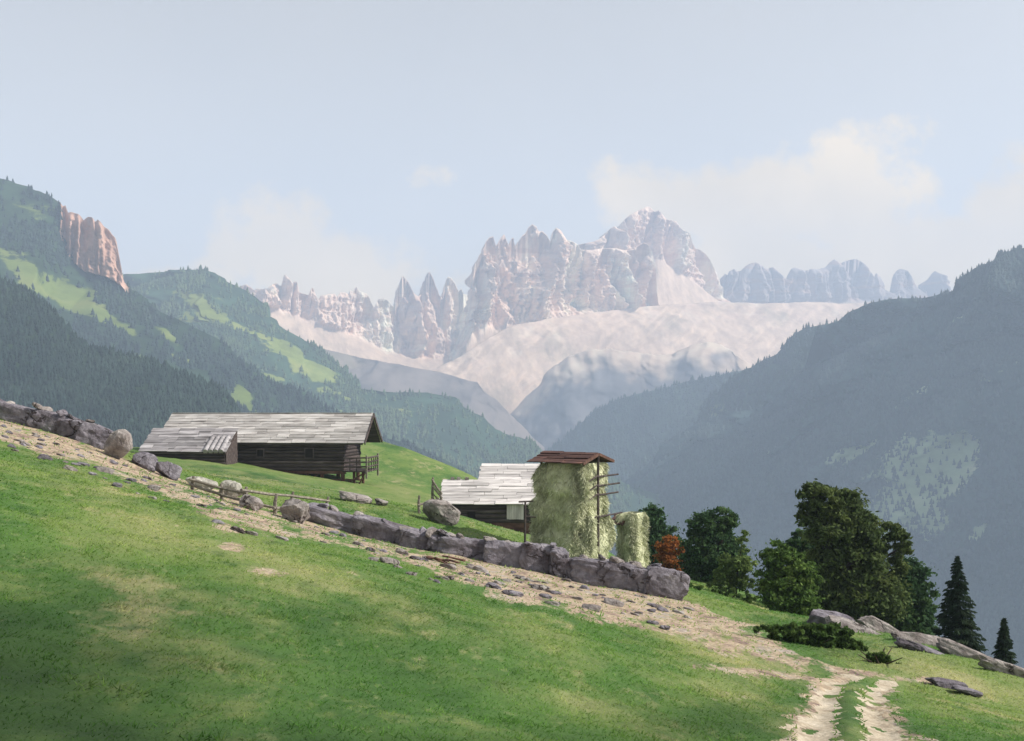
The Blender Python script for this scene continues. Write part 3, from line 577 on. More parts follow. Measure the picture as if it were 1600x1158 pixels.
# ------------------------------------------------------------------ rocks
WALLB = [(0,662),(60,672),(110,690),(166,706),(230,735),(300,762),(430,805),(492,814),(520,828),(570,842),(640,858),(700,870),(760,886),(820,894),(880,902),(930,914),(985,926),(1030,938),(1062,944)]
def rock_mesh(sx, sy, sz, seed, sub=4, boxy=3.0, cuts=9, rough=.06, dmin=.62):
    import bmesh
    rg = np.random.default_rng(seed); bm = bmesh.new(); bmesh.ops.create_icosphere(bm, subdivisions=sub, radius=1)
    V = np.array([v.co[:] for v in bm.verts])
    V = V/((np.abs(V)**boxy).sum(1)**(1/boxy))[:, None]
    for k in range(cuts):
        nrm = rg.normal(size=3); nrm /= np.linalg.norm(nrm); d = rg.uniform(dmin, dmin+.33)*(1 if dmin < .7 else float(np.abs(nrm).sum())**.8)
        ex = np.maximum(V @ nrm-d, 0); V -= ex[:, None]*nrm*.92
    V *= 1+rough*fbm(V[:, 0]*1.6+seed, V[:, 1]*1.6, V[:, 2]*1.6, 4)[:, None]*1.6
    V += .03*fbm(V[:, 0]*6+seed, V[:, 1]*6, V[:, 2]*6, 3)[:, None]*V
    V *= np.array([sx, sy, sz])/2
    me = bpy.data.meshes.new('rock'); Fc = [[v.index for v in f.verts] for f in bm.faces]; bm.free()
    me.from_pydata(V.tolist(), [], Fc); me.update(); return me
def boulder(name, label, cat, px, pyb, w, h, seed, mat='stone', dep=None, tilt=0, group=None, Y=None, sub=4, boxy=3.0, sink=.12):
    if name == 'rock_outcrop': w, h, sink, boxy, mat = w*1.15, h*.60, 1.2, 4.5, ('stone_dark' if seed in (41, 45) else 'stone')
    g = hit(px, pyb) if Y is None else onground(px, Y)
    me = rock_mesh(w, dep or w*.7, h*(1+sink), seed, sub, boxy); o = link_mesh(name, me, M[mat])
    o.location = g+Vector((0, 0, h/2-h*sink*.5)); o.rotation_euler = (0, tilt, 0); tag(o, label, cat, group); return o
def stone_wall(label, pts, seed, mat='stone_dark', name='stone_wall', n=None, dep=.9):
    """a wall of big blocks: pts = (px, py foot, py top, Y)"""
    g0 = pt(pts[0][0], pts[0][1], pts[0][3]); root = empty(name, g0, label, 'wall')
    rg = random.Random(seed); xs = [p[0] for p in pts]; x = xs[0]
    k = 0
    while x < xs[-1]-6:
        wpx = rg.uniform(26, 76)
        if x+wpx > xs[-1]-18: wpx = xs[-1]-x
        xc = x+wpx/2; ev = lambda i: float(np.interp(xc, xs, [p[i] for p in pts]))
        Y = ev(3); foot, top = ev(1), ev(2)-2; s = Y/F
        slope = -math.atan2(float(np.interp(x, xs, [p[2] for p in pts]))-float(np.interp(x+wpx, xs, [p[2] for p in pts])), wpx)
        h = (foot-top)*s; c = pt(xc, (foot+top)/2+1.5, Y+.3)
        me = rock_mesh(wpx*s*1.48, dep*rg.uniform(.8, 1.3), h*rg.uniform(.88, 1.14), seed*31+k, 4, 8, 11, .06, .74)
        o = link_mesh('block', me, M[mat], root); o.location = Vector(c)-Vector(g0); o.rotation_euler = (rg.uniform(-.10, .10), slope+rg.uniform(-.06, .06), rg.uniform(-.18, .18))
        x += wpx; k += 1
    x = xs[0]
    while x < xs[-1]-8:           # loose capping stones, mostly paler to paint a sunlit crest
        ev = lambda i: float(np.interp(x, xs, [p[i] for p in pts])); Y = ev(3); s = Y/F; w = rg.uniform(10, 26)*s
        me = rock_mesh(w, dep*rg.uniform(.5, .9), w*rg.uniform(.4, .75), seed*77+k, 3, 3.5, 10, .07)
        o = link_mesh('lit_cap_stone', me, M['stone' if rg.random() < .6 else mat], root); o.location = Vector(pt(x, ev(2)+rg.uniform(-6, 1), Y+.3+rg.uniform(-.25, .2)))-Vector(g0)
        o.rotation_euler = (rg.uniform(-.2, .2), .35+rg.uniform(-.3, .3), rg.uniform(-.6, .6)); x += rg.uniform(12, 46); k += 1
    return root
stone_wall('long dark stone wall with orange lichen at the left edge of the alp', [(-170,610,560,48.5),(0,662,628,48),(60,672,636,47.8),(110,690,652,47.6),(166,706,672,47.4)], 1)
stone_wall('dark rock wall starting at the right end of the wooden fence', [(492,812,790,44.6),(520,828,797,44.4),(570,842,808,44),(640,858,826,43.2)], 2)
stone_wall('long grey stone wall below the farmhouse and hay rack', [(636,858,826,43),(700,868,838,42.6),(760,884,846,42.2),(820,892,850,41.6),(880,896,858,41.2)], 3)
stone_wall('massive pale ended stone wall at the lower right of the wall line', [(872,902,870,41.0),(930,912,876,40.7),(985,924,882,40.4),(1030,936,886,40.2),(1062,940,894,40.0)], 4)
boulder('boulder', 'tall dark boulder just right of the lichen covered wall', 'boulder', 186, 718, 1.05, 1.15, 21)
boulder('boulder', 'dark low boulder below the left end of the shed', 'boulder', 228, 733, 1.1, .65, 22, 'stone_dark', tilt=.3)
boulder('boulder', 'dark slanting boulder right of the low one under the shed', 'boulder', 264, 747, 1.15, .6, 23, 'stone_dark', tilt=.4)
boulder('boulder', 'pale flat boulder left of the fence rails', 'boulder', 316, 763, 1.2, .5, 24, 'stone_pale', tilt=.25)
boulder('boulder', 'pale pointed boulder at the left end of the fence', 'boulder', 362, 777, .95, .62, 25, 'stone_pale', tilt=.2)
boulder('boulder', 'small pale boulder in front of the fence', 'boulder', 395, 797, .95, .48, 26, 'stone', tilt=.3)
boulder('boulder', 'grey block boulder standing at the foot of the fence', 'boulder', 460, 815, 1.3, .82, 27, 'stone', tilt=.15)
boulder('boulder', 'long flat grey rock in the grass below the barn balcony', 'boulder', 552, 783, 1.9, .48, 28, 'stone', tilt=.25)
boulder('boulder', 'small rock right of the flat rock below the barn', 'boulder', 596, 790, .75, .35, 29, 'stone', tilt=.2)
boulder('boulder', 'big grey boulder left of the farmhouse', 'boulder', 690, 818, 1.85, 1.1, 30, 'stone', tilt=.2)
# outcrop along the right hand crest
boulder('rock_outcrop', 'dark rock nose at the upper left end of the right hand crest', 'rock', 1302, 985, 1.55, .62, 41, 'stone', 1.2, .32, Y=39.5)
boulder('rock_outcrop', 'long slanting rock rib below the nose on the right hand crest', 'rock', 1345, 998, 1.9, .42, 42, 'stone', 1.0, .42, Y=37.5)
boulder('rock_outcrop', 'pointed pale slab standing up on the right hand crest', 'rock', 1372, 985, 1.5, .55, 43, 'stone_pale', 1.0, .50, Y=39)
boulder('rock_outcrop', 'grey rock hump in the middle of the right hand crest', 'rock', 1452, 1012, 2.3, .5, 44, 'stone', 1.0, .36, Y=36.2)
boulder('rock_outcrop', 'low flat slab in the grass below the middle hump', 'rock', 1438, 1022, 1.3, .3, 45, 'stone', .9, .36, Y=34)
boulder('rock_outcrop', 'long lower rock rib before the small spruce', 'rock', 1520, 1038, 1.9, .42, 46, 'stone', .9, .40, Y=34)
boulder('rock_outcrop', 'last rock rib of the crest at the right edge', 'rock', 1590, 1062, 1.9, .4, 47, 'stone_pale', .9, .38, Y=32)
boulder('rock', 'flat dark rock in the grass right of the track', 'rock', 1478, 1074, .95, .2, 48, 'stone_dark', .6, .15)
boulder('rock', 'thin dark rock trailing right of the flat one by the track', 'rock', 1515, 1086, .8, .14, 49, 'stone_dark', .5, .25)
rr = random.Random(5)
spots = [(560,852),(598,862),(628,866),(648,874),(735,884),(752,893),(720,899),(700,888),(830,915),(845,921),(815,905),(868,928),(902,936),(930,931),(960,945),(985,941),(1035,955),(1060,958),(870,945),(925,953),(780,912),(60,700),(95,712),(130,727),(165,738),(110,735),(70,718),(30,690),(205,752),(240,765),(1075,966),(770,918),(690,905),(800,930),(610,880)]
spots += [(x, pl(WALLB, x)+rr.choice((rr.uniform(2, 14), rr.uniform(8, 48)))) for x in [rr.uniform(4, 1080) for k in range(120)]]
proto = None
protos = []
for i, (px, py) in enumerate(spots):
    big = rr.uniform(.22, .75)*(1 if i < 35 else .55)
    if i < 5: me = rock_mesh(1, .75, .5, 300+i, 3, 3, 9); o = link_mesh('stone', me, M['stone_dark' if i % 2 else 'stone']); protos.append(o)
    else: o = protos[i % 5].copy(); C.objects.link(o)
    o.location = hit(px, py)+Vector((0, 0, .06*big)); o.scale = (big, big, big*rr.uniform(.5, .9)); o.rotation_euler = (0, rr.uniform(.1, .35), rr.uniform(-.5, .5))
    tag(o, 'small grey stone lying on the bare strip below the walls', 'stone', 'small stones strewn below the walls')
# broken planks
g = hit(688, 878); root = empty('plank_pile', g, 'heap of broken reddish planks on the bare ground below the wall', 'planks')
M['plank'] = simple('reddish_plank', [(.3, (.06, .035, .028)), (.7, (.16, .085, .06))], 4, 5, island=.4)
for k in range(6):
    b = MB(); b.box((rr.uniform(-.5, .5), rr.uniform(-.3, .3), .02+.022*k), (rr.uniform(.5, .95), .12, .035), (rr.uniform(-.2, .2), .28+rr.uniform(-.25, .2), rr.uniform(-.7, .7))); b.build('plank', M['plank'], root)

# ------------------------------------------------------------------ barn
def roof_slope(mb, x0, x1, ye, ze, yr, zr, courses, rg, th=.05, lmin=1.0, lmax=3.2, jag=.12):
    """courses of long shingle boards between eave (ye, ze) and ridge (yr, zr)"""
    dy, dz = yr-ye, zr-ze; Ls = math.hypot(dy, dz); ang = math.atan2(dz, dy); cl = Ls/courses
    for c in range(courses):
        t = (c+.5)/courses; x = x0-rg.uniform(0, jag)
        while x < x1:
            l = rg.uniform(lmin, lmax); xe = min(x+l, x1+rg.uniform(0, jag))
            if x1-xe < .5: xe = x1+rg.uniform(0, jag)
            lift = rg.uniform(0, .035)+.03*(1 if rg.random() < .12 else 0)
            yc = ye+dy*t; zc = ze+dz*t
            up = Vector((0, -math.sin(ang), math.cos(ang)))
            cc = Vector(((x+xe)/2, yc, zc))+up*(lift+th/2)
            mb.box(cc, (xe-x-.025, cl*1.24, th), (ang-.055+rg.uniform(-.02, .02), 0, rg.uniform(-.006, .006)))
            x = xe
def log_wall(mb, x0, x1, y, z0, z1, r, rg, axis='x'):
    n = max(1, round((z1-z0)/(2*r))); r = (z1-z0)/n/2
    for i in range(n):
        z = z0+r*(2*i+1); e0, e1 = rg.uniform(-.04, .04), rg.uniform(-.04, .04)
        if axis == 'x': mb.tube([(x0+e0, y, z), ((x0+x1)/2, y+rg.uniform(-.02, .02), z), (x1+e1, y, z)], [r*1.02]*3, 8)
        else: mb.tube([(y, x0+e0, z), (y, x1+e1, z)], [r*1.02]*2, 8)
def barn():
    rg = random.Random(3); Y = 98.0; s = Y/F
    c = Vector(pt(538, 690, Y))          # right front corner of the log wall, at eave height
    root = empty('barn', (c.x, c.y, c.z), 'long dark log barn with silver shingle roof and balcony on posts', 'barn', rz=R(-5))
    zf = -46*s; xl = -203*s; D = 6.2; xr = 0.0   # local: x along barn (right end 0), y depth, z=0 eave
    wall = MB()
    log_wall(wall, -15.2, xr, 0, zf, .10, .14, rg)
    log_wall(wall, -15.2, xr, D, zf, .10, .14, rg)
    log_wall(wall, 0, D, xr-.15, zf, .10, .14, rg, 'y'); log_wall(wall, 0, D, -15.0, zf, .10, .14, rg, 'y')
    wall.build('log_wall', M['log'], root)
    # stone and timber footing on the uphill part
    foot = MB(); foot.box((-10.0, .35, zf-.85), (10.4, .5, 1.7)); foot.build('footing', M['log_red'], root)
    zr = 2.25; ov = .55
    rf = MB(); roof_slope(rf, -15.7, 1.75, -ov, -.12, D/2, zr, 11, rg)
    roof_slope(rf, -15.7, 1.75, D+ov, -.12, D/2, zr, 11, rg)
    o = rf.build('roof', M['shingle'], root)
    rp = MB(); rp.box((-7.0, D/2, zr+.07), (17.3, .22, .09)); rp.build('ridge_board', M['shingle'], o)
    un = MB(); un.prism([(0, -ov, -.18), (0, D/2, zr-.05), (0, D+ov, -.18), (0, D+ov, -.26), (0, D/2, zr-.14), (0, -ov, -.26)], (-15.5, 0, 0), (1.65, 0, 0)); un.build('roof_lining', M['log'], root)
    gb = MB(); gb.prism([(0, 0, .1), (0, D/2, zr-.2), (0, D, .1)], (-.25, 0, 0), (-.12, 0, 0)); gb.build('gable_boarding', M['log'], root)
    for sgn in (-1, 1):
        b = MB(); y0 = D/2; ln = math.hypot(D/2+ov, zr+.12); an = math.atan2(zr+.12, D/2+ov)
        b.box((1.82, D/2+sgn*(D/2+ov)/2, (zr-.14)/2-.02), (.07, ln, .26), (-sgn*an, 0, 0)); b.build('barge_board', M['log'], root)
    for (x, w, h) in ((-2.9, .62, .72), (-7.0, .5, .55)):
        b = MB(); b.box((x, -.16, zf+1.45), (w, .06, h)); wi = b.build('window', M['dark'], root)
        f = MB()
        for q in (-1, 1): f.box((x+q*(w/2+.05), -.175, zf+1.45), (.09, .09, h+.2)); f.box((x, -.18, zf+1.45+q*(h/2+.05)), (w, .08, .09))
        f.build('frame', M['log'], wi)
    # floor beam and balcony
    for yb in (.1, D-.1):
        b = MB(); b.box((-3.4, yb, zf-.12), (7.0, .34, .24)); b.build('floor_beam', M['log_red'], root)
    bal = MB(); bal.box((.95, D/2-1.2, zf-.02), (2.0, D-1.6, .12)); bo = bal.build('balcony', M['log'], root)
    rl = MB()
    for z in (.35, .72, 1.08): rl.tube([(0, -.35, zf+z), (1.95, -.38, zf+z+.02)], [.07, .07], 6); rl.tube([(1.92, -.5, zf+z), (1.92, D-1.9, zf+z)], [.07, .07], 6)
    for x in (.55, 1.1): rl.box((x, -.37, zf+.5), (.07, .06, 1.15))
    for y in (.6, 1.6, 2.6, 3.4): rl.box((1.92, y, zf+.5), (.07, .07, 1.25))
    rl.build('railing', M['log'], bo)
    for x, y in ((1.92, -.38), (1.92, D-1.9)):
        b = MB(); b.box((x, y, zf+.35), (.13, .13, 1.9)); b.build('railing_post', M['fence'], bo)
    def gz(x, y):
        w = root.matrix_basis @ Vector((x, y, 0)); return float(height(w.x, w.y))-c.z
    bpy.context.view_layer.update()
    for (x, y) in ((-.15, .1), (-1.9, .15), (-3.2, .3), (.75, .3), (-.15, D-.3), (-1.9, D-.3), (.75, D-2.4)):
        z = gz(x, y)-.3; b = MB(); b.tube([(x, y, z), (x, y, zf-.24 if x < .5 else zf-.08)], [.17 if x < .5 else .12]*2, 8); b.build('support_post', M['log_red'], root)
    for (p, q) in (((.0, .05, zf-1.15), (1.7, -.2, zf-.15)), ((.75, .3, zf-1.9), (1.75, 0, zf-.1)), ((-3.1, .2, zf-.9), (-2.2, .15, zf-.25))):
        b = MB(); b.tube([p, q], [.07, .07], 6); b.build('brace', M['log_red'], root)
    b = MB(); b.tube([(-2.6, .15, zf-.75), (1.6, .2, zf-.72)], [.06, .06], 6); b.build('cross_beam', M['log_red'], root)
barn()
def shed():
    rg = random.Random(8); Y = 94.5; s = Y/F
    c = Vector(pt(352, 706, Y)); root = empty('shed', c, 'low shed with shade tinted shingle roof built against the left end of the barn', 'shed', rz=R(-4))
    Lx = 136*s; D = 3.2; zr = 1.75
    rf = MB(); roof_slope(rf, -Lx-.1, -1.9, 0, -.02, D, zr, 8, rg, .045, .8, 2.4, .25); roof_slope(rf, -2.0, 0, 0, -.02, D, zr, 8, rg, .045, .6, 1.2, .12)
    o = rf.build('roof', M['shingle_shade'], root)
    for k in range(4):      # rounded half log boards at the right end
        b = MB(); x = -1.6+.42*k; b.tube([(x, -.05, .02), (x+.0, D*.62, zr*.62+.04)], [.2, .19], 10); b.build('half_log', M['shingle_shade'], o)
    un = MB(); un.prism([(0, .02, -.08), (0, D, zr-.06), (0, D, zr-.16), (0, .02, -.18)], (-Lx, 0, 0), (-.02, 0, 0)); un.build('roof_lining', M['log'], root)
    w = MB(); log_wall(w, -Lx+.3, -.1, .3, -1.3, -.02, .13, rg); log_wall(w, .3, D+.4, -.2, -1.3, .0, .13, rg, 'y'); log_wall(w, .3, D+.4, -Lx+.4, -1.3, 0, .13, rg, 'y'); w.build('log_wall', M['log'], root)
    g = MB(); g.prism([(0, .25, -1.3), (0, D, -1.3), (0, D, zr-.2), (0, .25, -.12)], (-.06, 0, 0), (.0, 0, 0)); g.build('end_boarding', M['log'], root)
shed()

# ------------------------------------------------------------------ farmhouse and rear barn
def farmhouse():
    rg = random.Random(13); Y = 84.0; s = Y/F
    c = Vector(pt(688, 788, Y)); root = empty('farmhouse', c, 'low farmhouse with pale shingle roof beside the hay rack', 'house', rz=R(-4))
    W = 155*s; D = 5.2; zr = 33*s*1.02
    rf = MB(); roof_slope(rf, -.1, W+1.2, -.2, 0, D/2, zr, 8, rg); roof_slope(rf, -.1, W+1.2, D+.2, 0, D/2, zr, 8, rg); o = rf.build('roof', M['shingle_pale'], root)
    for x in (.55, 1.0, 1.6):
        b = MB(); b.box((x, D/2, zr+.14), (.26, .2, .22), (0, .1, .2)); b.build('roof_stone', M['stone'], o)
    w = MB(); zb = -2.6
    log_wall(w, .9, W+1, .2, -1.3, -.04, .14, rg); log_wall(w, .2, D-.2, .9, -1.3, 0, .14, rg, 'y'); log_wall(w, .2, D-.2, W+.9, -1.3, 0, .14, rg, 'y'); log_wall(w, .9, W+1, D-.2, -1.3, 0, .14, rg); w.build('log_wall', M['log'], root)
    b = MB(); b.box((W/2+1, D/2, zb+.3), (W-.4, D-.3, 2.2)); b.build('lower_wall', M['log_red'], root)
    b = MB(); 
    for k in range(7): b.box((106*s+.17*k, -.02, -.52), (.16, .05, 1.0+.04*rg.random()))
    b.build('boarding', M['board'], root)
    g = MB(); g.prism([(0, .1, -.05), (0, D/2, zr-.15), (0, D-.1, -.05)], (.8, 0, 0), (.9, 0, 0)); g.build('gable_boarding', M['log'], root)
    g = MB(); g.box((2.2, .03, -.75), (.55, .06, .5)); g.build('window', M['dark'], root)
farmhouse()
def rear_barn():
    rg = random.Random(14); Y = 92.0; s = Y/F
    c = Vector(pt(748, 757, Y)); root = empty('barn', c, 'small barn with pale roof half hidden behind the farmhouse', 'barn', rz=R(-4))
    W = 98*s; D = 5.0; zr = 29*s
    rf = MB(); roof_slope(rf, 0, W, -.2, 0, D/2, zr, 8, rg); roof_slope(rf, 0, W, D+.2, 0, D/2, zr, 8, rg); rf.build('roof', M['shingle_pale'], root)
    w = MB(); log_wall(w, .3, W-.3, .2, -3.2, -.05, .15, rg); log_wall(w, .2, D-.2, .3, -3.2, 0, .15, rg, 'y'); log_wall(w, .2, D-.2, W-.3, -3.2, 0, .15, rg, 'y'); w.build('log_wall', M['log'], root)
    for x in (.25, W-.35):
        g = MB(); g.prism([(0, .1, -.05), (0, D/2, zr-.15), (0, D-.1, -.05)], (x, 0, 0), (x+.1, 0, 0)); g.build('gable_boarding', M['log'], root)
rear_barn()

# ------------------------------------------------------------------ hay racks
def hay_mass(name, root, x0, x1, y0, y1, z0, z1, seed, n, flare=.26):
    """bulging hay hung on rails: a lumpy core thickly clad in drooping wisps"""
    m = 5; th = np.linspace(0, 2*np.pi, 73)[:-1]; zs = np.linspace(0, 1, 46)
    T, Z = np.meshgrid(th, zs); e = .28
    cx = np.sign(np.cos(T))*np.abs(np.cos(T))**e; cy = np.sign(np.sin(T))*np.abs(np.sin(T))**e
    hx, hy = (x1-x0)/2, (y1-y0)/2
    lum = .5*np.abs(perlin(cx*1.5+seed, cy*1.5, Z*3.5))+.35*fbm(cx*3+seed, cy*3, Z*6, 3)
    k = 1+.02+.60*(lum-.15)+flare*(.55-Z)*.9
    k *= sstep(1.06, .93, Z)*.10+.90
    X = (x0+x1)/2+cx*hx*(1+(k-1)*.85); Yv = (y0+y1)/2+cy*hy*k; Zz = z0+Z*(z1-z0)
    V = np.stack([X, Yv, Zz], -1); nr, nc = V.shape[:2]; idx = np.arange(nr*nc).reshape(nr, nc); nx = np.roll(idx, -1, 1)
    Fc = np.stack([idx[:-1], nx[:-1], nx[1:], idx[1:]], -1).reshape(-1, 4)
    core = V.reshape(-1, 3)
    i = RNG.integers(0, nr-1, n); j = RNG.integers(0, nc, n); s = RNG.random((n, 1)); t = RNG.random((n, 1))
    p = V[i, j]*(1-s)*(1-t)+V[i+1, j]*s*(1-t)+V[i, (j+1) % nc]*(1-s)*t+V[i+1, (j+1) % nc]*s*t
    out = np.stack([cx[i, j]*hx, cy[i, j]*hy, 0*s[:, 0]], -1); out /= np.linalg.norm(out, axis=1)[:, None]
    tn = np.stack([-out[:, 1], out[:, 0], 0*s[:, 0]], -1)
    ln = (.09+.20*RNG.random((n, 1))); w = .010+.012*RNG.random((n, 1))
    d = out*RNG.normal(.35, .35, (n, 1))+tn*RNG.normal(0, .55, (n, 1))+np.array([0, 0, -1.0])*RNG.uniform(.2, 1.1, (n, 1)); d /= np.linalg.norm(d, axis=1)[:, None]
    p = p+out*RNG.uniform(-.02, .07, (n, 1)); sd_ = np.cross(d, RNG.normal(size=(n, 3))); sd_ /= np.linalg.norm(sd_, axis=1)[:, None]
    q = np.stack([p-sd_*w, p+sd_*w, p+d*ln+sd_*w*.3, p+d*ln-sd_*w*.3], 1).reshape(-1, 3)
    Vall = np.concatenate([core, q]); Fall = np.concatenate([Fc, np.arange(4*n).reshape(-1, 4)+len(core)])
    return mesh_np(name, Vall, Fall, M['hay'], root)
def hay_rack(label, px0, px1, pyb, pye, pyr, Y, D, seed, n, extras=True):
    s = Y/F; c = Vector(pt(px0, pyb, Y)); root = empty('hay_rack', c, label, 'hay rack', 'hay racks by the stone wall', rz=R(-30))
    W = (px1-px0)*s/.866; H = (pyb-pye)*s; zr = (pyb-pyr)*s; rg = random.Random(seed); ov = .28
    hay_mass('hay', root, .0 if extras else .25, W if extras else W+.35, 0, D, -.5, H-.05 if extras else zr+.14, seed, n)
    xr = W if extras else W*.5
    rf = MB(); roof_slope(rf, -.25, xr+.1, -ov, H-.02, D/2, zr, 5, rg, .04, .5, 1.2, .05); roof_slope(rf, -.25, xr+.1, D+ov, H-.02, D/2, zr, 5, rg, .04, .5, 1.2, .05); ro = rf.build('roof', M['shingle_brown'], root)
    for sg in (-1, 1):
        b = MB(); ln = math.hypot(D/2+ov, zr-H); an = math.atan2(zr-H, D/2+ov); b.box((xr+.16, D/2+sg*(D/2+ov)/2, (zr+H)/2-.02), (.06, ln, .13), (-sg*an, 0, 0)); b.build('barge_board', M['log_red'], ro)
    for (x, y) in ((xr+.12, D/2), (.15, .35), (-.15, D), (W*.5, D+.1)):
        b = MB(); b.tube([(x, y, -.6), (x, y, zr-.08 if y == D/2 else H)], [.07, .06], 7); b.build('post', M['log'], root)
    if extras:
        for k, z in enumerate((.80, .72, .64, .45)):
            b = MB(); b.tube([(W+.14, D/2-.1, zr*z), (W+.16, D+.75+.15*(k % 2)+(.3 if k == 3 else 0), zr*z+.02)], [.045, .04], 6); b.build('rail', M['log'], root)
            b = MB(); b.tube([(W+.14, D/2, zr*z+.08), (W+.10, D/2-.95, zr*z-.18)], [.04, .035], 6); b.build('brace', M['log'], root)
    return root
hay_rack('tall roofed hay rack thickly hung with grey green hay', 836, 908, 888, 722, 709, 56, 2.75, 5, 56000)
hay_rack('small hay rack with pale hay rising past its dark roof beside the tall one', 960, 980, 886, 818, 806, 63, 1.55, 6, 15000, False)
g = onground(820, 54.5); root = empty('post', g, 'thin dark pole with short crossbar left of the tall hay rack', 'pole')
b = MB(); b.tube([(0, 0, -.3), (.02, 0, 2.45)], [.055, .045], 7); b.build('pole', M['log'], root)
b = MB(); b.tube([(-.28, 0, 2.43), (.4, .05, 2.46)], [.04, .04], 6); b.build('crossbar', M['log'], root)
b = MB(); b.tube([(0, 0, 1.75), (.5, .1, 1.72)], [.035, .035], 6); b.build('crossbar', M['log'], root)

# ------------------------------------------------------------------ fences
def fence(label, posts, rails, name='fence'):
    """posts (px, py foot, height m); rails: list of (z fraction, from post, to post)"""
    P = [hit(px, py) for px, py, h in posts]; root = empty(name, P[0], label, 'fence'); o0 = P[0]; rg = random.Random(len(posts))
    for p, (px, py, h) in zip(P, posts):
        b = MB(); q = p-o0; b.tube([q+Vector((0, 0, -.3)), q+Vector((rg.uniform(-.05, .05), 0, h*.6)), q+Vector((rg.uniform(-.1, .1), 0, h))], [.075, .07, .05], 7); b.build('post', M['fence'], root)
    for z, i, j in rails:
        a, c = P[i]-o0, P[j]-o0; m = (a+c)/2+Vector((0, 0, rg.uniform(-.06, .02)))
        b = MB(); up = lambda k: Vector((0, -.08, posts[k][2]*z)); b.tube([a+up(i)-(c-a)*.08, m+(up(i)+up(j))/2, c+up(j)+(c-a)*.08], [.055, .06, .05], 6); b.build('rail', M['fence'], root)
fence('weathered wooden rail fence between the boulders below the barn', [(300,765,.5),(347,781,.6),(384,792,.72),(430,803,.72),(456,800,.80),(511,806,.78)], [(.72, 0, 1), (.35, 0, 1), (.72, 1, 2), (.3, 1, 2), (.82, 2, 4), (.32, 2, 3), (.80, 4, 5), (.3, 3, 4)])
fence('short grey fence end left of the farmhouse roof', [(655,803,.9),(676,806,1.9),(690,808,1.2)], [(.95, 1, 2), (.78, 1, 2), (.60, 1, 2), (.45, 0, 1)])

# ------------------------------------------------------------------ trees
def crown(name, root, o0, Y, bl, n, ls, mat, seed, fill=.5, depth=1.0):
    """leaf faces gathered in many small clumps through the blobs (px, py, rx, ry)"""
    rg = np.random.default_rng(seed); s = Y/F; area = np.array([b[2]*b[3] for b in bl], float); cnt = (n*area/area.sum()).astype(int); Vs = []
    for (px, py, rx, ry), k in zip(bl, cnt):
        c = pt(px, py, Y)-np.array(o0); rX, rZ = rx*s, ry*s; rY = (rX+rZ)/2*depth
        nc = max(8, int(rx*ry/15)); d = rg.normal(size=(nc, 3)); d /= np.linalg.norm(d, axis=1)[:, None]
        rad = (1-rg.random(nc)**1.7*fill)[:, None]; cc = d*rad*np.array([rX, rY, rZ]); cs = rg.uniform(.10, .30, nc)*min(rX, rZ)
        i = rg.integers(0, nc, k); g = rg.normal(size=(k, 3)); g /= np.linalg.norm(g, axis=1)[:, None]; g *= np.abs(rg.normal(0, .85, (k, 1)))+.05
        p = c+cc[i]+g*cs[i][:, None]*np.array([1.25, 1.2, .8])
        a = rg.normal(size=(k, 3)); a /= np.linalg.norm(a, axis=1)[:, None]; b = np.cross(a, rg.normal(size=(k, 3))); b /= np.linalg.norm(b, axis=1)[:, None]
        l = ls*(.6+.8*rg.random((k, 1)))
        Vs.append(np.stack([p-a*l, p+b*l*.45, p+a*l, p-b*l*.45], 1).reshape(-1, 3))
    V = np.concatenate(Vs); return mesh_np(name, V, np.arange(len(V)).reshape(-1, 4), M[mat], root)
def tree(label, cat, px, Y, bl, n, ls, mat, seed, group=None, name='tree', tr=.22, extra=None, fill=.5, trunk=True):
    g = onground(px, Y); root = empty(name, g, label, cat, group); s = Y/F; rg = random.Random(seed)
    if trunk:
        t = MB(); top = min(bl, key=lambda b: b[1]); tp = Vector(pt(top[0], top[1], Y))-g
        t.tube([(0, 0, -.4), (tp.x*.15, .05, tp.z*.3), (tp.x*.55, 0, tp.z*.65), tp], [tr*1.25, tr, tr*.6, tr*.15], 8)
        for b in bl:
            e = Vector(pt(b[0], b[1], Y))-g; k = min(.75, max(.15, e.z/max(tp.z, .1)*.6)); st = Vector((tp.x*k*.8, 0, tp.z*k)); m = (st+e)/2+Vector((0, rg.uniform(-.3, .3), -.1))
            t.tube([st, m, e], [tr*.42, tr*.28, tr*.08], 6)
        t.build('trunk', M['bark'], root)
    crown('crown' if name != 'bush' else 'foliage', root, g, Y, bl, n, ls, mat, seed, fill)
    if extra: crown('foliage', root, g, Y, *extra)
    return root
tree('dark green bushy tree right of the small hay rack', 'tree', 1020, 76, [(1015,830,26,34),(1018,808,20,22),(1000,860,24,34),(1040,850,24,32),(1020,885,38,24)], 32000, .11, 'leaf_deep', 51)
tree('rust orange bush between the two dark trees', 'bush', 1046, 70, [(1045,855,17,18),(1050,875,18,20),(1036,864,13,15),(1058,890,15,16),(1048,898,18,16),(1056,858,13,14)], 15000, .08, 'leaf_orange', 52, name='bush', tr=.08)
tree('round dark green tree right of the orange bush', 'tree', 1110, 66, [(1098,825,22,26),(1125,815,22,20),(1140,812,14,14),(1090,860,24,34),(1120,855,32,36),(1135,880,30,30),(1100,890,32,26)], 43000, .105, 'leaf_deep', 53)
tree('pale leafy shrub growing low right of the round dark tree', 'shrub', 1150, 62, [(1145,885,26,20),(1165,880,16,24),(1130,900,22,14),(1160,845,10,16),(1168,905,18,12),(1140,915,36,14),(1160,918,24,10)], 14000, .09, 'leaf_light', 54, name='bush', tr=.04, fill=.8)
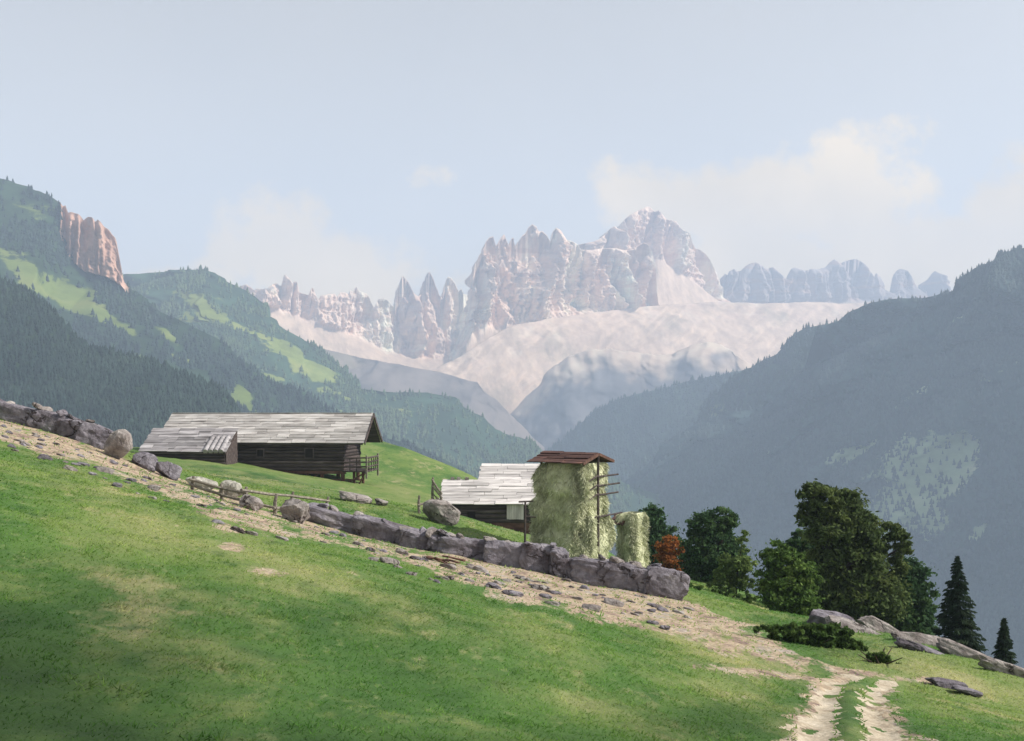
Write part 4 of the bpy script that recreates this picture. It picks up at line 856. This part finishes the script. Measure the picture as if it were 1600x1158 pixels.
tree('sunlit mid green bush before the tall dark tree', 'bush', 1228, 47.5, [(1215,868,24,20),(1212,900,26,28),(1240,890,26,30),(1262,905,18,22),(1225,930,38,28),(1250,940,28,22),(1205,868,10,14),(1220,955,30,12)], 36000, .082, 'leaf_mid', 55, name='bush', tr=.10, fill=.7)
tree('tallest dark tree with ragged crown and sky holes', 'tree', 1330, 56, [(1270,775,20,18),(1295,785,28,24),(1325,795,30,28),(1260,805,20,16),(1300,825,40,34),(1345,835,30,36),(1370,850,16,22),(1395,830,22,16),(1408,855,14,26),(1395,885,22,16),(1330,880,48,42),(1355,930,52,46),(1310,940,46,44),(1285,880,22,30)], 98000, .115, 'leaf_dark', 56, tr=.38)
tree('deep green tree filling the gap left of the tall dark tree', 'tree', 1262, 60, [(1248,850,20,18),(1270,870,26,30),(1262,905,30,36),(1280,940,34,34)], 30000, .11, 'leaf_deep', 57, tr=.2)
tree('broad dark tree on the right flank of the tall one', 'tree', 1415, 58, [(1420,905,28,28),(1440,935,20,34),(1405,945,36,40),(1425,985,34,30),(1380,985,40,30)], 47000, .11, 'leaf_deep', 58, tr=.25)
def spruce(label, px, Y, pytop, half, seed, n_lv, lf):
    g = onground(px, Y); root = empty('spruce_tree', g, label, 'spruce'); s = Y/F; H = (HY-pytop)*s-g.z; Rm = half*s; rg = np.random.default_rng(seed)
    t = MB(); t.tube([(0, 0, -.4), (0, 0, H*.5), (0, 0, H*.985)], [.16, .10, .02], 8); t.build('trunk', M['bark'], root); Vs = []
    for k in range(n_lv):
        f = k/(n_lv-1); z = H*(.10+.88*f); r = Rm*(1-f)**.85*(1.0+.12*math.sin(k*2.1))+.05; nb = int(7+7*(1-f))
        for b in range(nb):
            th = rg.random()*6.28; rr_ = r*rg.uniform(.72, 1.12); u = np.array([math.cos(th), math.sin(th), 0]); q = int(lf*(.3+rr_/Rm))
            tt = rg.random((q, 1))**.7; p = u*rr_*tt+np.array([0, 0, z])+np.array([0, 0, 1.0])*(-.34*rr_*tt+.16*rr_*tt**3)
            w = np.cross(u, [0, 0, 1.0]); p = p+w*rg.normal(0, .16, (q, 1))*rr_*(1-.55*tt)
            a = u*.6+w*rg.normal(0, .6, (q, 1))+np.array([0, 0, -1.0])*rg.uniform(.1, .9, (q, 1)); a /= np.linalg.norm(a, axis=1)[:, None]
            c = np.cross(a, rg.normal(size=(q, 3))); c /= np.linalg.norm(c, axis=1)[:, None]; l = .11*(.6+.8*rg.random((q, 1)))
            Vs.append(np.stack([p-a*l, p+c*l*.32, p+a*l, p-c*l*.32], 1).reshape(-1, 3))
    V = np.concatenate(Vs); mesh_np('crown', V, np.arange(len(V)).reshape(-1, 4), M['needle'], root)
spruce('tall dark spruce right of the broad trees', 1496, 51, 868, 42, 61, 34, 42)
spruce('small dark spruce alone near the right edge', 1569, 53, 966, 19, 62, 26, 28)
def low_shrub(label, cx, cy, Y, bl, n, seed, mat='shrub'):
    g = hit(cx, cy); root = empty('shrub', g, label, 'shrub'); rg = np.random.default_rng(seed)
    crown('foliage', root, g, g.y, bl, n, .075, mat, seed, .9, .9)
    t = MB()
    for k in range(7): a = rg.normal(0, .5, 2); t.tube([(0, 0, -.1), (a[0], a[1], .3)], [.03, .01], 5)
    t.build('stem', M['bark'], root)
low_shrub('dark creeping shrub, widened over a shadow patch, on the bank left of the crest rocks', 1275, 1008, None, [(1205,984,28,8),(1235,992,36,12),(1265,1000,42,15),(1300,1008,44,16),(1335,1012,26,11),(1255,984,36,10),(1300,990,36,12),(1285,1020,40,8)], 26000, 71)  # foliage spread also stands in for the shadow beside the shrub
low_shrub('small dark tuft of shrub below the creeping one', 1375, 1036, None, [(1370,1026,16,9),(1385,1034,14,9),(1398,1042,8,6)], 3500, 72)
low_shrub('low green hedge of plants at the edge of the lower field behind the wall', 1140, 934, None, [(1090,918,26,6),(1130,926,30,6),(1165,936,24,7)], 5000, 73, 'leaf_mid')

# ------------------------------------------------------------------ air
def haze():
    b = MB(); b.box((0, 2680, 220), (11000, 6360, 1300)); me = b.build('haze', None)
    m = bpy.data.materials.new('haze'); m.use_nodes = True; nt = m.node_tree; nt.nodes.clear()
    v = nt.nodes.new('ShaderNodeVolumePrincipled'); v.inputs['Density'].default_value = HAZE_DENSITY
    v.inputs['Color'].default_value = (.59, .735, .97, 1); v.inputs['Anisotropy'].default_value = .0
    out = nt.nodes.new('ShaderNodeOutputMaterial'); nt.links.new(v.outputs[0], out.inputs['Volume'])
    me.data.materials.append(m); tag(me, 'pale blue mountain haze filling the valley air', 'haze', kind='stuff')
haze()
